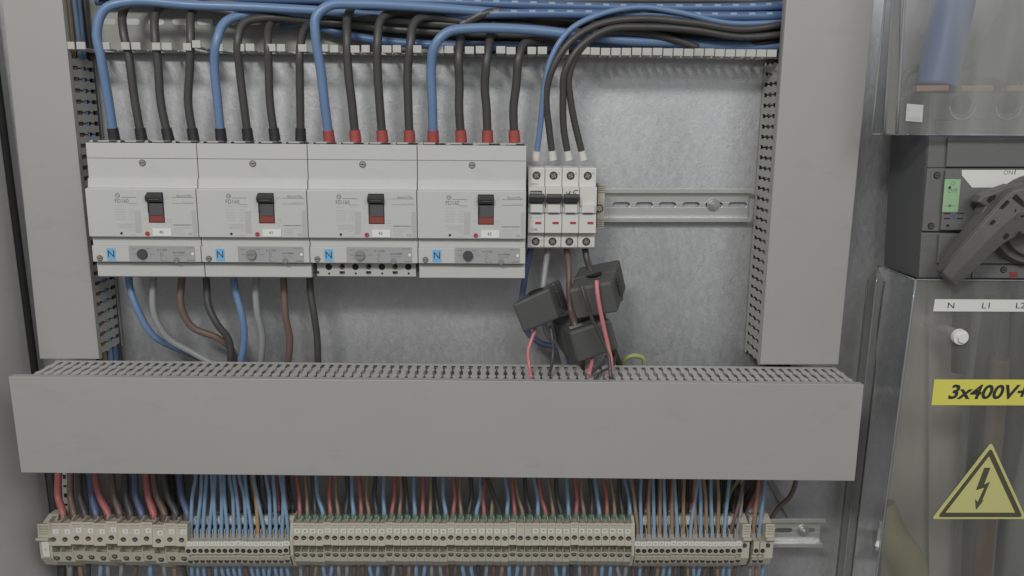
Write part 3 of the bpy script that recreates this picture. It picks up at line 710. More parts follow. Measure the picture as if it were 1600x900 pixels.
    micro(546, 553, 390.5, 1.2, 'print', Y_); micro(568, 576, 390.5, 1.2, 'print', Y_); micro(547, 552, 398.5, 1.2, 'print', Y_); micro(575, 582, 398.5, 1.2, 'print', Y_); micro(559, 567, 410, .8, 'print', Y_)
    b.text('In =125A', p_(593, 392.3, Y_), 2.7, 'ink'); b.text('Im=1250A', p_(619, 396.8, Y_), 2.7, 'ink')
    bar(590.5, 591.1, 395, 409.6, 'print', Y_); bar(590.5, 601, 409, 409.6, 'print', Y_); bar(593, 593.5, 395, 402, 'print', Y_); bar(593.5, 597, 402, 402.5, 'print', Y_); bar(597, 600, 405.5, 406, 'print', Y_)
    micro(610, 626, 401, .8, 'print', Y_); micro(629, 642, 388.8, 1.0, 'print', Y_); micro(631, 642.5, 408.8, 1.6, 'print', Y_)
    b.build('setting_panel', t)
    b = MB(); c_ = p_(562.5, 398.5, Yl); b.cyl(front(c_, .3), (0, -1, 0), 5.1, 2.4, 'knobd' if k in (0, 3) else 'knobg', 26, 4.8); b.box(c_.x-3.6, c_.x+3.6, c_.y-2.95, c_.y-2.6, c_.z-.35, c_.z+.35, 'lever'); b.build('setting_knob', t, 0.25)
    b = MB(); c_ = p_(640.3, 398.4, Yl); b.cyl(front(c_, .3), (0, -1, 0), 1.5, .5, 'bwhite', 12); c_ = p_(614.8, 408, Yl); b.cyl(front(c_, .3), (0, -1, 0), 2.9, .5, 'print', 18); b.cyl(front(c_, .75), (0, -1, 0), 2.4, .4, 'screw', 18)
    b.box(c_.x-1.6, c_.x+1.6, c_.y-1.3, c_.y-1.1, c_.z-.3, c_.z+.3, 'print'); b.build('sealing_screw', t)
    # bottom
    z0, z1 = Zr(435, Yt), Zr(411.6, Yt)
    if k != 2:
        b = MB(); b.extr([(xa, Yt, z1), (xa, Yt, z0+1), (xa, Yt+2, z0), (xa, 872, z0), (xa, 872, z1)], (xb-xa, 0, 0), 'brk'); b.build('lower_cover', t, 0.7)
    else:
        b = MB(); z0b = Zr(432, Yt+3); b.box(xa+4, xb-3, Yt+4, 875, z0b, z1, 'brk2')
        for i, px in enumerate((513.8, 555.3, 596.7, 638)):
            c_ = p_(px, 417, Yt+4); b.cyl(front(c_, .1), (0, 1, 0), 3.3, .3, 'hole', 20)
            c_ = p_(px+.6, 427.3, Yt+4); b.cyl(front(c_, .1), (0, 1, 0), 1.1, .3, 'hole', 12)
            if i: c_ = p_(px-20.8, 416.5, Yt+4); b.cyl(front(c_, .35), (0, 1, 0), 2.9, .6, 'screwd', 20); b.cyl(front(c_+Vector((.6, 0, .6)), .5), (0, 1, 0), 1.8, .4, 'hole', 16)
            c_ = p_(px+21-41.5 if i else px-19, 427, Yt+4); b.box(c_.x-2.6, c_.x+2.6, c_.y-.2, c_.y, c_.z-.6, c_.z+2.2, 'hole'); b.extr([(c_.x-1.5, c_.y-.3, c_.z-2.4), (c_.x+1.5, c_.y-.3, c_.z-.4), (c_.x+1.5, c_.y-.3, c_.z+1)], (0, .2, 0), 'print')
        b.build('terminal_base', t, 0.4)
for k in range(4): mccb(k)

# cables out of the large breakers, below
low = [('c_blue', 'blue', [(202, 425, 858), (203, 445, 856), (212, 480, 852), (240, 525, 856), (280, 545, 872), (330, 566, 872)], 3.7, 'leftmost under the first large breaker'),
       ('c_grey', 'pale grey', [(241, 425, 855), (240, 450, 852), (240, 490, 848), (262, 528, 852), (300, 550, 858), (350, 578, 860)], 3.7, 'second under the first large breaker'),
       ('c_brown', 'brown', [(286, 425, 857), (284, 450, 856), (283, 480, 853), (300, 512, 855), (340, 528, 860), (362, 545, 865), (367, 580, 865)], 3.9, 'third under the first large breaker'),
       ('c_black', 'black', [(322, 425, 857), (322, 450, 856), (325, 478, 852), (340, 508, 850), (357, 530, 854), (361, 575, 859)], 3.9, 'fourth under the first large breaker'),
       ('c_blue', 'blue', [(364, 428, 857), (368, 455, 856), (378, 495, 853), (382, 525, 855), (375, 575, 860)], 4.0, 'leftmost under the second large breaker'),
       ('c_grey', 'pale grey', [(402, 428, 857), (400, 455, 856), (402, 490, 853), (410, 525, 856), (407, 575, 862)], 3.9, 'second under the second large breaker'),
       ('c_brown', 'brown', [(443, 428, 857), (444, 455, 856), (446, 495, 853), (452, 530, 856), (449, 575, 862)], 3.9, 'third under the second large breaker'),
       ('c_black', 'black', [(484, 428, 857), (485, 455, 855), (490, 495, 852), (497, 530, 855), (497, 575, 860)], 3.9, 'fourth under the second large breaker')]
for k_, nm, pa, r, w in low:
    r -= 0.2
    cable('outgoing_cable', '%s cable hanging down into the duct, %s' % (nm, w), 'cables below the large breakers', pa, r, k_)

# ------------------------------------------------------------------ small four pole breaker
Ya, Ym2, Yn = 838.0, 828.0, 820.0
t = thing('miniature_breaker', P(878, 388, 870), 'small white four pole breaker with black toggles and handwritten 45', 'circuit breaker')
xs = [825, 851.5, 878.3, 904.8, 932]
xw_ = [P(x_, 275, Ya).x for x_ in xs]; xm = 878
z_ = lambda r_, Y_: PZ(xm, r_, Y_)
b = MB()
for i in range(4):
    xa, xb = xw_[i]+.25, xw_[i+1]-.25
    prof = [(884, 262), (Ya+1, 262), (Ya, 264), (Ya, 291), (Ym2, 292.5), (Ym2, 332), (Ym2+2, 333)]
    prof += [(Ym2+2, 334), (Ym2, 335), (Ym2, 364), (Ya-2, 365.5), (Ya-2, 386), (Ya, 388), (884, 388)]
    b.extr([(xa, y_, z_(r_, y_ if y_ < 880 else Ya)) for y_, r_ in prof], (xb-xa, 0, 0), 'mcb')
b.build('housing', t, 0.35)
for i in range(4):
    cx_ = (xw_[i]+xw_[i+1])/2
    for row, Y_ in ((274.5, Ya), (377.5, Ya-2)):
        b = MB()
        c_ = Vector((cx_, Y_, z_(row, Y_)))
        b.cyl(front(c_, -.2), (0, -1, 0), 4.1, .35, 'hole', 20); b.cyl(front(c_, .2), (0, -1, 0), 3.2, .3, 'screwd', 18)
        b.T = Matrix.Translation(c_) @ Matrix.Rotation(random.uniform(.2, 1.3), 4, 'Y') @ Matrix.Translation(-c_)
        b.box(c_.x-2.6, c_.x+2.6, c_.y-.75, c_.y-.5, c_.z-.4, c_.z+.4, 'screw'); b.box(c_.x-.4, c_.x+.4, c_.y-.7, c_.y-.5, c_.z-2.4, c_.z+2.4, 'screw'); b.T = None
        b.build('terminal_screw', t)
for i in range(3):
    b = MB(); xa, xb = xw_[i]+1.2, xw_[i+1]-1.2
    b.extr([(xa, Ym2+.5, z_(303, Ym2)), (xa, Ym2-8, z_(302, Ym2)), (xa, Ym2-9.5, z_(307, Ym2)), (xa, Ym2-8, z_(314, Ym2)), (xa, Ym2+.5, z_(318, Ym2))], (xb-xa, 0, 0), 'black'); b.build('toggle', t, 0.5)
b = MB()
for i in range(4):
    xa, xb = xw_[i], xw_[i+1]
    b.box(xa+2.4, xb-2.4, Ym2-3.5, Ym2, z_(332, Ym2), z_(319, Ym2), 'mcb'); b.box(xa+3.5, xb-4.5, Ym2-3.8, Ym2-3.4, z_(332, Ym2), z_(331.2, Ym2), 'print')
b.build('toggle_cradle', t, 0.5)
b = MB(); Yp = Ym2-.15
for i in range(4):
    c_ = P(841+i*27.2, 348.5, Yp); b.box(c_.x-3.0, c_.x+3.0, Yp-.1, Yp+.1, c_.z-1.2, c_.z+1.2, 'redb')
    c_ = P(825.5+27*i+ .5, 323, Yp); b.box(c_.x-.4, c_.x+.4, Yp-.1, Yp, c_.z-.6, c_.z+.6, 'ink')
b.box(P(828, 300, Yp).x, P(847, 300, Yp).x, Yp, Yp+.1, z_(304.4, Yp), z_(298.3, Yp), 'ink'); b.text('bticino', P(837.4, 301.4, Yp-.1), 4.4, 'white', bold=.02, wide=.9)
def hand(pl, w=.38):
    for a_, c_ in zip(pl[:-1], pl[1:]):
        A_, B_ = P(*a_, Yp), P(*c_, Yp); d_ = (B_-A_); n_ = Vector((-d_.z, 0, d_.x)).normalized()*w
        b.add([A_-n_, B_-n_, B_+n_, A_+n_], [(0, 1, 2, 3)], 'ink')
hand([(885.5, 299.5), (886, 304), (889.5, 302), (891, 298)]); hand([(891, 298), (889.5, 307)])
hand([(904, 297), (896.5, 298.5), (895.5, 301.5), (899, 302), (898.5, 305), (894, 305.5)])
b.text('C40', P(835, 359, Yp), 3.4, 'ink'); b.text('400V~', P(836, 288, Ya-.15), 3.0, 'print')
b.text('1', P(846.5, 271, Ya-.15), 3.4, 'print'); b.text('3', P(873.5, 271, Ya-.15), 3.4, 'print'); b.text('5', P(900, 271, Ya-.15), 3.4, 'print'); b.text('N', P(927, 271, Ya-.15), 3.0, 'print')
b.text('2', P(845, 384, Ya-2.15), 2.6, 'print'); b.text('4', P(872, 384, Ya-2.15), 2.6, 'print'); b.text('6', P(898, 384, Ya-2.15), 2.6, 'print'); b.text('N', P(924, 384, Ya-2.15), 2.4, 'print')
for x0_, x1_, r_ in ((826.5, 831, 340), (837, 846, 340), (826.5, 845, 369.2)):
    A_, B_ = P(x0_, r_, Yp), P(x1_, r_, Yp); b.box(A_.x, B_.x, Yp-(8*0), Yp+.1, A_.z-.3, A_.z+.4, 'print2')
b.build('front_printing', t)
# end stop beside it
t = thing('end_clamp', P(938, 360, 890), 'beige ribbed end clamp squeezed against the small white breaker', 'end clamp')
b = MB(); xa, xb = P(931.5, 320, 862).x+1.5, P(944.5, 320, 862).x
b.box(xa, xb, 862, 884, PZ(938, 357, 862), PZ(938, 288, 862), 'beige')
for i in range(4):
    for base in (290, 343):
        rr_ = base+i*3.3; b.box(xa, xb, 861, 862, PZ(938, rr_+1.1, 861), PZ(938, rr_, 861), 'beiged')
b.build('clamp_body', t, 0.5)
b = MB(); c_ = P(936.5, 325.5, 861); b.cyl(c_, (0, -1, 0), 4.0, 1.0, 'hole', 18); b.cyl(c_+Vector((0, -1, 0)), (0, -1, 0), 3.0, .7, 'screw', 18); b.build('clamp_screw', t)
# cables out of the small breaker
sc = [('c_navy', 'navy blue', [(830, 386, 852), (824, 410, 856), (820, 440, 858), (815, 475, 862), (822, 515, 868), (845, 537, 868), (875, 545, 866), (890, 580, 866)], 3.2, 'leftmost'),
      ('c_grey', 'pale grey', [(857, 386, 852), (853, 410, 852), (850, 450, 842), (848, 480, 846), (855, 520, 860), (872, 540, 864), (885, 580, 864)], 3.2, 'second'),
      ('c_brown', 'brown', [(885, 386, 852), (887, 415, 850), (890, 450, 844), (893, 485, 838), (899, 508, 826), (905, 540, 826), (912, 580, 850)], 3.2, 'third'),
      ('c_black', 'black', [(914, 386, 852), (918, 405, 848), (924, 428, 836), (935, 450, 832), (942, 490, 840), (955, 535, 850), (972, 580, 862)], 3.4, 'rightmost')]
for k_, nm, pa, r, w in sc:
    cable('outgoing_cable', '%s cable, %s of the four under the small breaker' % (nm, w), 'cables below the small breaker', pa, r, k_)

# ------------------------------------------------------------------ three current transformers
def ct(lab, fr, Yf_, depth, off, holes):
    f = [P(x_, y_, Yf_) for x_, y_ in fr]                       # bl, br, tr, tl
    o = Vector(off)+Vector((0, depth, 0)); bk = [p+o for p in f]
    cen = sum(f, Vector())/4
    t = thing('current_transformer', cen+o, lab, 'current transformer', 'black split core current transformers')
    b = MB(); b.hexa(f, bk, 'ct'); b.build('housing', t, 2.6, 3)
    b = MB()                                                    # parting groove and latch
    f2 = [cen+o*0.45+(p-cen)*1.03 for p in f]; b.hexa(f2, [p+o*0.14 for p in f2], 'ct'); b.build('hinge_band', t, 1.2)
    b = MB()
    rt = (f[1]+f[2])/2; ux = (f[1]-f[0]).normalized(); uz = (f[3]-f[0]).normalized()
    q0 = rt+o*0.35+ux*0.6
    l = [q0-uz*9, q0+ux*2.2-uz*9, q0+ux*2.2+uz*9, q0+uz*9]
    b.hexa(l, [p+o*0.12 for p in l], 'black'); b.build('latch', t, 0.6)
    b = MB(); tc_ = (f[3]+f[2])/2+o*0.45; n_ = uz
    b.cyl(tc_+n_*0.7, n_, 8.2, 0.5, 'hole', 24); b.build('cable_opening', t)
    return t
ct('black box shaped transformer nearest the left, under the large breaker 43', [(817, 521), (873, 498), (857, 450), (800, 476)], 812, 34, (14, 0, 3), 0)
ct('black box shaped transformer, highest of the three', [(900, 500), (966, 488), (955, 440), (888, 453)], 806, 42, (14, 0, 16), 0)
ct('black box shaped transformer, lowest of the three, just above the duct', [(903, 568), (968, 545), (955, 499), (890, 520)], 816, 42, (-17, 0, 4), 0)
b = MB(); f_ = [P(891.5, 514.5, 818), P(941, 497, 826), P(936, 494, 832), P(889, 511, 824)]
b.hexa(f_, [p+Vector((0, .5, -.6)) for p in f_], 'c_grey')
tag(b.build('sticker'), 'grey paper sticker on top of the lowest black transformer', 'sticker')
cts = [('c_pink', 'pink red wire curving down from the left transformer', [(837, 514, 824), (830, 532, 816), (825, 550, 812), (827, 572, 808), (830, 590, 791)], 1.7),
       ('c_black', 'black wire dropping from the left transformer', [(860, 510, 828), (863, 530, 822), (864, 550, 820), (862, 570, 812), (858, 586, 797)], 1.7),
       ('c_pink', 'pink red wire across the front of the upper transformer', [(932, 438, 800), (934, 462, 796), (941, 500, 798), (950, 540, 800), (955, 568, 797), (951, 590, 791)], 2.1),
       ('c_black', 'thin black wire slanting across the upper transformer', [(908, 444, 801), (914, 466, 797), (926, 500, 800), (941, 530, 801), (951, 555, 798), (954, 592, 788)], 1.7),
       ('c_pink', 'short pink red wire under the lowest transformer', [(926, 560, 828), (924, 570, 812), (920, 586, 797)], 2.0),
       ('c_black', 'short black wire looping under the lowest transformer', [(948, 556, 826), (944, 566, 822), (934, 574, 810), (921, 584, 801)], 1.6),
       ('c_black', 'black wire curving below the lowest transformer to the duct', [(962, 552, 836), (958, 570, 824), (938, 582, 808), (932, 592, 788)], 1.3)]
for k_, lab, pa, r in cts: cable('sensor_wire', lab, 'transformer wires going into the duct', pa, r, k_, cat='wire')
cable('earth_wire', 'yellow green wire loop peeping over the middle duct', None, [(972, 578, 866), (976, 562, 862), (990, 556, 860), (1004, 560, 862), (1008, 578, 866)], 2.6, 'c_yg', cat='wire')
# ------------------------------------------------------------------ middle horizontal duct
YT = 784.0
mt = thing('wiring_duct', P(680, 745, 900), 'wide level grey wiring duct with blank cover across the middle', 'cable duct')
b = MB(); f_ = [P(33, 738.5, 778), P(1335.5, 751.5, 778), P(1350, 601, 778), P(13, 588.5, 778)]
b.hexa(f_, [p+Vector((0, 3, 0)) for p in f_], 'duct')
l0 = [P(13.5, 590, 781), P(1349.5, 602.5, 781), P(1349.5, 601, 781), P(13.5, 588.6, 781)]
b.hexa(l0, [p+Vector((0, 9, 0)) for p in l0], 'duct')
b.build('cover', mt, 0.8)
b = MB(); A = P(36, 591.5, YT); B = P(1344, 603, YT)
slotted(b, A, B-A, (0, 63, 0), (0, 0, -1), 9.05, 'ductlt', t=1.1, rim0=3.5, rim1=4, wide=2.1, neck=.75)
b.build('slotted_wall', mt)
b = MB(); A2 = P(36, 592, YT)+Vector((0, 62, 0)); B2 = P(1344, 603.5, YT)+Vector((0, 62, 0)); hgt = Vector((0, 0, -PZ(680, 595, YT)+PZ(680, 744, YT)))
b.hexa([A2+hgt, B2+hgt, B2, A2], [p+Vector((0, 1.8, 0)) for p in (A2+hgt, B2+hgt, B2, A2)], 'ductin'); b.build('back_wall', mt)
cl = ['c_red', 'c_black', 'c_blue', 'c_brown', 'c_navy', 'c_red', 'c_tan', 'c_black', 'c_grey', 'c_black', 'c_brown', 'c_black', 'c_blue', 'c_red']
nms = {'c_red': 'red', 'c_black': 'black', 'c_blue': 'blue', 'c_brown': 'brown', 'c_navy': 'navy', 'c_tan': 'tan', 'c_grey': 'grey', 'c_lblue': 'light blue', 'c_yg': 'yellow green', 'c_orange': 'orange tan'}
for i, k_ in enumerate(cl):
    Y_ = 790+i*3.3; pa = []
    for px in range(80, 1340, 140): pa.append(P(px, 605+px*0.009, YT)+Vector((0, Y_-YT+random.uniform(-5, 5), random.uniform(-9, -3)-4)))
    b = MB(); b.tube(pa, 2.6, k_, 8, 8)
    tag(b.build('duct_wire'), '%s wire lying inside the middle duct, %s counted back from its cover' % (nms[k_], ORD[i]), 'wire', 'wires inside the middle duct')

# ------------------------------------------------------------------ terminal row
def z_at(px, row, Y): return PZ(px, row, Y)
def term_proto(px, w, prof, k='beige'):
    """profile rows -> extruded terminal body; returns MB built about px"""
    b = MB(); c_ = P(px, 845, 838); x0_, x1_ = c_.x-w/2+.12, c_.x+w/2-.12
    b.extr([(x0_, Y_, z_at(px, r_, Y_)) for r_, Y_ in prof], (x1_-x0_, 0, 0), k)
    return b, c_
PB = [(803, 872), (807, 860), (815, 843), (817, 836), (852, 832), (854, 848), (861, 848), (862, 834), (877, 838), (882, 848), (884, 872)]
PS = [(800, 872), (803, 862), (806, 854), (837, 849), (843, 838), (846, 832), (866, 833), (867.5, 838), (870, 838), (871, 834), (880, 838), (884, 846), (886, 872)]
def terminal(px, w, kind, num, label, group, yo=0.0, notag=False, zig=0.0, share={}):
    key = (kind, round(w, 2)); at = P(px, 884, 872)+Vector((0, -zig, yo)); at.x = PX(px, 845, 838)
    t = thing('terminal_block', at, label, 'terminal block', group)
    if key not in share:
        prof = PB if kind in ('big', 'mid') else PS
        b, c_ = term_proto(px, w, prof); org = P(px, 884, 872); org.x = c_.x
        s_rows = {'big': (843, 871, 2.3, 2.7), 'mid': (841, 866, 2.2, 2.4), 'small': (860.5, 876, 1.75, 1.7)}[kind]
        if kind != 'small':
            xl, xr = c_.x-w/2+1.1, c_.x+w/2-1.1
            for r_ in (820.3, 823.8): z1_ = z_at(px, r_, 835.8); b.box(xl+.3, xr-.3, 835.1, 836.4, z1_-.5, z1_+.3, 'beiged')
            b.box(c_.x-w/2+.1, c_.x-w/2+.6, 834, 848, z_at(px, 862, 840), z_at(px, 853, 840), 'beige')
            # wire funnel fins
            b.extr([(c_.x-w/2+.1, 842, z_at(px, 815, 842)), (c_.x-w/2+.1, 838, z_at(px, 814, 838)), (c_.x-w/2+.1, 846, z_at(px, 806, 846)), (c_.x-w/2+.1, 858, z_at(px, 806, 858))], (.8, 0, 0), 'beige')
        else:
            b.box(c_.x-w/2+1.0, c_.x+w/2-.3, 849.6, 852.2, z_at(px, 835, 850), z_at(px, 821, 850), 'hole')
            b.box(c_.x-w/2+.1, c_.x-w/2+.8, 843, 851.2, z_at(px, 842, 846), z_at(px, 826, 846), 'beige')
            b.box(c_.x-w/2+1.0, c_.x+w/2-.5, 851.8, 853, z_at(px, 817, 853), z_at(px, 809, 853), 'white')
        b.mats = b.mats
        body = b.build('body', t, 0.0, origin=None); 
        # recentre on org
        parts = [('body', body.data)]
        for r_, nm_ in ((s_rows[0], 'upper_screw'), (s_rows[1], 'lower_screw')):
            Y_ = {'big': 833.2, 'mid': 833.4, 'small': 832.6}[kind] if nm_ == 'upper_screw' else {'big': 836.2, 'mid': 835.2, 'small': 836.2}[kind]
            f_ = MB(); cc = Vector((c_.x, Y_, z_at(px, r_, Y_)))
            f_.cyl(cc+Vector((0, .3, 0)), (0, -1, 0), s_rows[2]+.75, .6, 'hole', 14)
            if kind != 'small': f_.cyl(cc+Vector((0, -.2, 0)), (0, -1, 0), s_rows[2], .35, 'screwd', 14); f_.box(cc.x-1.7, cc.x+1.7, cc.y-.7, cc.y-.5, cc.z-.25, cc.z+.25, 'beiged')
            else: f_.cyl(cc+Vector((.2, -.2, -.2)), (0, -1, 0), s_rows[2]*.55, .3, 'screwd', 10)
            o = f_.build(nm_, t); parts.append((nm_, o.data))
        # the meshes were made relative to t; move to be relative to org
        d_ = (at-org)*MM
        for _, me in parts:
            for v in me.vertices: v.co += d_
            me.update()
        share[key] = (parts, px)
    else:
        parts, px0 = share[key]
        for nm_, me in parts:
            o = bpy.data.objects.new(nm_, me); COL.objects.link(o); o.parent = t; o['_o'] = t['_o']
            if nm_ != 'body': o.rotation_euler = (0, 0, 0)
    # tag
    if not notag:
        row = {'big': 830, 'mid': 829.5, 'small': 849.5}[kind]; Y_ = {'big': 834.6, 'mid': 834.6, 'small': 831.6}[kind]
        f_ = MB(); cc = P(px, row, Y_)+Vector((0, -zig, yo)); hw = min(w/2-.5, 3.0); hh = {'big': 2.4, 'mid': 2.3, 'small': 2.6}[kind]
        if kind == 'small': hw = w/2-.2
        f_.box(cc.x-hw, cc.x+hw, cc.y-.5, cc.y+.9, cc.z-hh, cc.z+hh, 'white')
        if num: f_.text(num, (cc.x, cc.y-.6, cc.z), 3.2 if kind != 'small' else 2.6, 'ink', wide=.95 if len(num) < 3 else .8)
        f_.build('number_tag', t)
    return t
pxmm = lambda w_px, px=640: (P(px+w_px/2, 845, 838)-P(px-w_px/2, 845, 838)).x
# left end bracket
def bracket(px, wpx, label, tagtext=None):
    t = thing('end_bracket', P(px, 884, 872), label, 'end bracket')
    c_ = P(px, 845, 836); w = pxmm(wpx); x0_ = c_.x-w/2
    b = MB(); prof = [(796, 872), (803, 858), (817, 844), (819, 834), (839, 833), (841, 828), (845, 828), (847, 834), (872, 834), (882, 842), (884, 872)]
    b.extr([(x0_, Y_, z_at(px, r_, Y_)) for r_, Y_ in prof], (w, 0, 0), 'beige'); 
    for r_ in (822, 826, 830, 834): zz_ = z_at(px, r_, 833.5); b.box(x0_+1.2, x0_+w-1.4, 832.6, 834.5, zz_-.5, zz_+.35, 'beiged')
    b.build('body', t, 0.4)
    if tagtext:
        f_ = MB(); A_, B_ = P(px-6, 870, 832), P(px+5, 846.5, 832); f_.box(A_.x+1, B_.x-1, 832, 834, A_.z, B_.z, 'white'); f_.text(tagtext, ((A_.x+B_.x)/2, 831.9, (A_.z+B_.z)/2), 3.4, 'print', vert=True); f_.build('marker_tag', t)
    else:
        f_ = MB(); cc = P(px-1, 852, 833); f_.cyl(cc, (0, -1, 0), 2.4, .6, 'hole', 14); f_.cyl(cc+Vector((0, -.5, 0)), (0, -1, 0), 1.8, .5, 'screwd', 14); f_.build('clamp_screw', t)
    return t
bracket(72, 19, 'beige end bracket with upright white tag at the left end of the terminals', 'X1')
lw = pxmm(18.1)
zigs = [0, 0, 3, 2, 0, 4, 0, 0, 2, -3, 0, -1]
for i in range(12):
    terminal(87.6+18.1*i, lw, 'big', str(i+1), 'wide beige terminal block with white tag %d, %s from the left end' % (i+1, ORD[i]), 'wide beige terminal blocks', yo=zigs[i]*0.55-.4)
sw = pxmm(9.5)
snums = [13, 15, 17, 19, 21, 23, 25, 27, 29, 31, 33, 35, 37, 39, 41, 43, 45]
for i in range(17):
    terminal(296.2+9.5*i, sw, 'small', str(snums[i]), 'narrow double level terminal, %s from the left of the bank with light blue wires' % ORD[i], 'narrow terminals with light blue wires', yo=random.choice([0, 0, .4, -.4]))
# end plate
b = MB(); xx = P(456.5, 845, 836).x; b.extr([(xx-1.2, Y_, z_at(456, r_, Y_)) for r_, Y_ in [(796, 872), (806, 846), (818, 836), (845, 831), (868, 831), (884, 842), (886, 872)]], (3.0, 0, 0), 'beige')
tag(b.build('end_plate', bevel=.3), 'flat beige end plate between the narrow and the green ferruled terminals', 'end plate')
mw = pxmm(12.02)
for i in range(44):
    n = 47+i; nt_ = n in (76, 77)
    oi = '%s from left' % ordn(i+1)
    terminal(464.5+12.01*i, mw, 'mid', str(n), ('beige terminal %s, without a tag, %s of the green ferrule bank' % (n, oi)) if False else (('untagged beige terminal directly right of tag 75' if n == 76 else 'untagged beige terminal directly left of tag 78') if nt_ else 'beige terminal with white tag %d, %s of green ferrule bank' % (n, oi)),
             'medium terminals with green ferrules', yo=[0, 0, -.3, -.6, .8, 0, -.2, 0][i % 8]*.8, notag=nt_)
b = MB(); xx = P(988.5, 845, 836).x; b.extr([(xx-1.4, Y_, z_at(988, r_, Y_)) for r_, Y_ in [(796, 872), (806, 846), (818, 836), (845, 831), (868, 831), (884, 842), (886, 872)]], (3.0, 0, 0), 'beige')
tag(b.build('end_plate', bevel=.3), 'flat beige end plate between the green ferruled and the rightmost narrow terminals', 'end plate')
rw = pxmm(9.3)
rn = [92, 94, 96, 98, 100, 102, 104, 106, 108, 110, 112, 114, 116, 118, 120, 122, 124, 126]
for i in range(18):
    terminal(996.3+9.29*i, rw, 'small', str(rn[i]), 'narrow double level terminal, %s from the left of the bank with tan and blue wires' % ORD[i], 'narrow terminals with tan and blue wires', yo=random.choice([0, 0, .4, -.4]))
bracket(1164.5, 13, 'beige end bracket between the last two terminals and the tan and blue bank')
for i, px in enumerate((1180, 1190)):
    terminal(px, rw, 'small', '', 'narrow beige terminal standing apart, %s of the last pair' % ('left' if i == 0 else 'right'), 'last pair of narrow terminals', notag=True)
bracket(1201, 14, 'beige end bracket beside the bare rail end')

# ------------------------------------------------------------------ wires into the terminals
def twire(px_top, px_bot, rowb, Yb, r, k_, label, group, ferr, bow=0.0, Ytop=862, ft=6.0, fr=None, mid=None):
    w = [(px_top+bow*.2, 722, Ytop+2), (px_top, 745, Ytop)]
    if mid: w += mid
    else: w += [((px_top*.55+px_bot*.45)+bow, 775, Ytop-2)]
    w += [(px_bot, rowb-12, Yb+2), (px_bot, rowb, Yb)]
    return cable('terminal_wire', label, group, w, r, k_, end=(ferr, ft, fr or r*1.25) if ferr else None, cat='wire', seg=8, step=4, endname='ferrule')
# left bank of thick wires
lt = [('c_red', 92, 100), ('c_brown', 111, 118), ('c_black', 123, 136), ('c_navy', 142, 153), ('c_red', 150, 171), ('c_brown', 175, 189), ('c_black', 197, 206.5),
      ('c_navy', 210, 224), ('c_red', 229, 242.5), ('c_brown', 240, 259), ('c_black', 256, 276), ('c_navy', 281, 294)]
cc_ = {}
for i, (k_, a_, b_) in enumerate(lt):
    cc_[k_] = cc_.get(k_, 0)+1
    twire(a_, b_-2, 815, 851, 3.9 if k_ != 'c_brown' else 3.7, k_, 'thick %s wire in wide terminal %d, %s %s wire from the left' % (nms[k_], i+1, ORD[cc_[k_]-1], nms[k_]), 'thick wires into the wide terminals', 'brownf', bow=-3.0, ft=9, fr=4.5, Ytop=866)
# narrow bank light blue wires
tops = [306, 315, 323, 331, 336, 345, 350, 359, 366, 374, 383, 394.5, 396, 416, 427, 438, 442]
for i in range(17):
    k_ = 'c_orange' if i == 11 else 'c_lblue'
    twire(tops[i], 297.5+9.5*i+1, 841, 844, 2.1, k_, ('single orange tan wire among the light blue ones' if i == 11 else 'light blue wire, %s from the left in the narrow bank' % ORD[i]), 'light blue wires into the narrow terminals', 'greyf', bow=[-2, 2, 0, 3, -2, 1][i % 6], ft=5.5, fr=2.6, Ytop=856)
rear = [('c_brown', 352, 355), ('c_red', 371, 375), ('c_black', 403, 409), ('c_brown', 327, 331), ('c_red', 433, 436), ('c_brown', 446, 449), ('c_black', 450, 457), ('c_black', 387, 393), ('c_black', 312, 316), ('c_brown', 414, 420)]
cc_ = {}
for k_, a_, b_ in sorted(rear, key=lambda q: q[1]):
    cc_[k_] = cc_.get(k_, 0)+1
    twire(a_, b_, 802, 866, 2.1, k_, '%s wire behind the light blue ones, %s %s one from the left' % (nms[k_], ORD[cc_[k_]-1], nms[k_]), 'wires behind the light blue ones', 'sleeve_k', ft=5, fr=2.8, Ytop=878)
# middle bank
mtop = [463, 477, 488, 494, 516, 525, 542, 550, 561, 574, 587, 600, 617, 626, 632, 647, 661, 673, 678, 693, 708, 719, 735, 750, 759, 771, 761, 789,
        800, 805, 820, 834, 842, 856, 869, 885, 897, 909, 921, 929, 942, 954, 968, 976]
seq = ['c_red', 'c_tan', 'c_black', 'c_lblue']
for i in range(44):
    k_ = seq[i % 4]; bx_ = 468.5+12.0*i; n = 47+i
    nm = {'c_red': 'red', 'c_tan': 'tan brown', 'c_black': 'black', 'c_lblue': 'blue'}[k_]
    into = 'tagged %d' % n if n not in (76, 77) else 'left blank beside %d' % (75 if n == 76 else 78)
    twire(mtop[i], bx_, 812, 854, 2.45 if k_ != 'c_tan' else 2.2, k_, '%s wire in the green ferruled terminal %s, %s %s one' % (nm, into, ORD[i//4], nm), 'wires with green ferrules', 'green', bow=random.uniform(-3, 3.2), ft=6.5, fr=3.4, Ytop=(866 if i != 26 else 857))
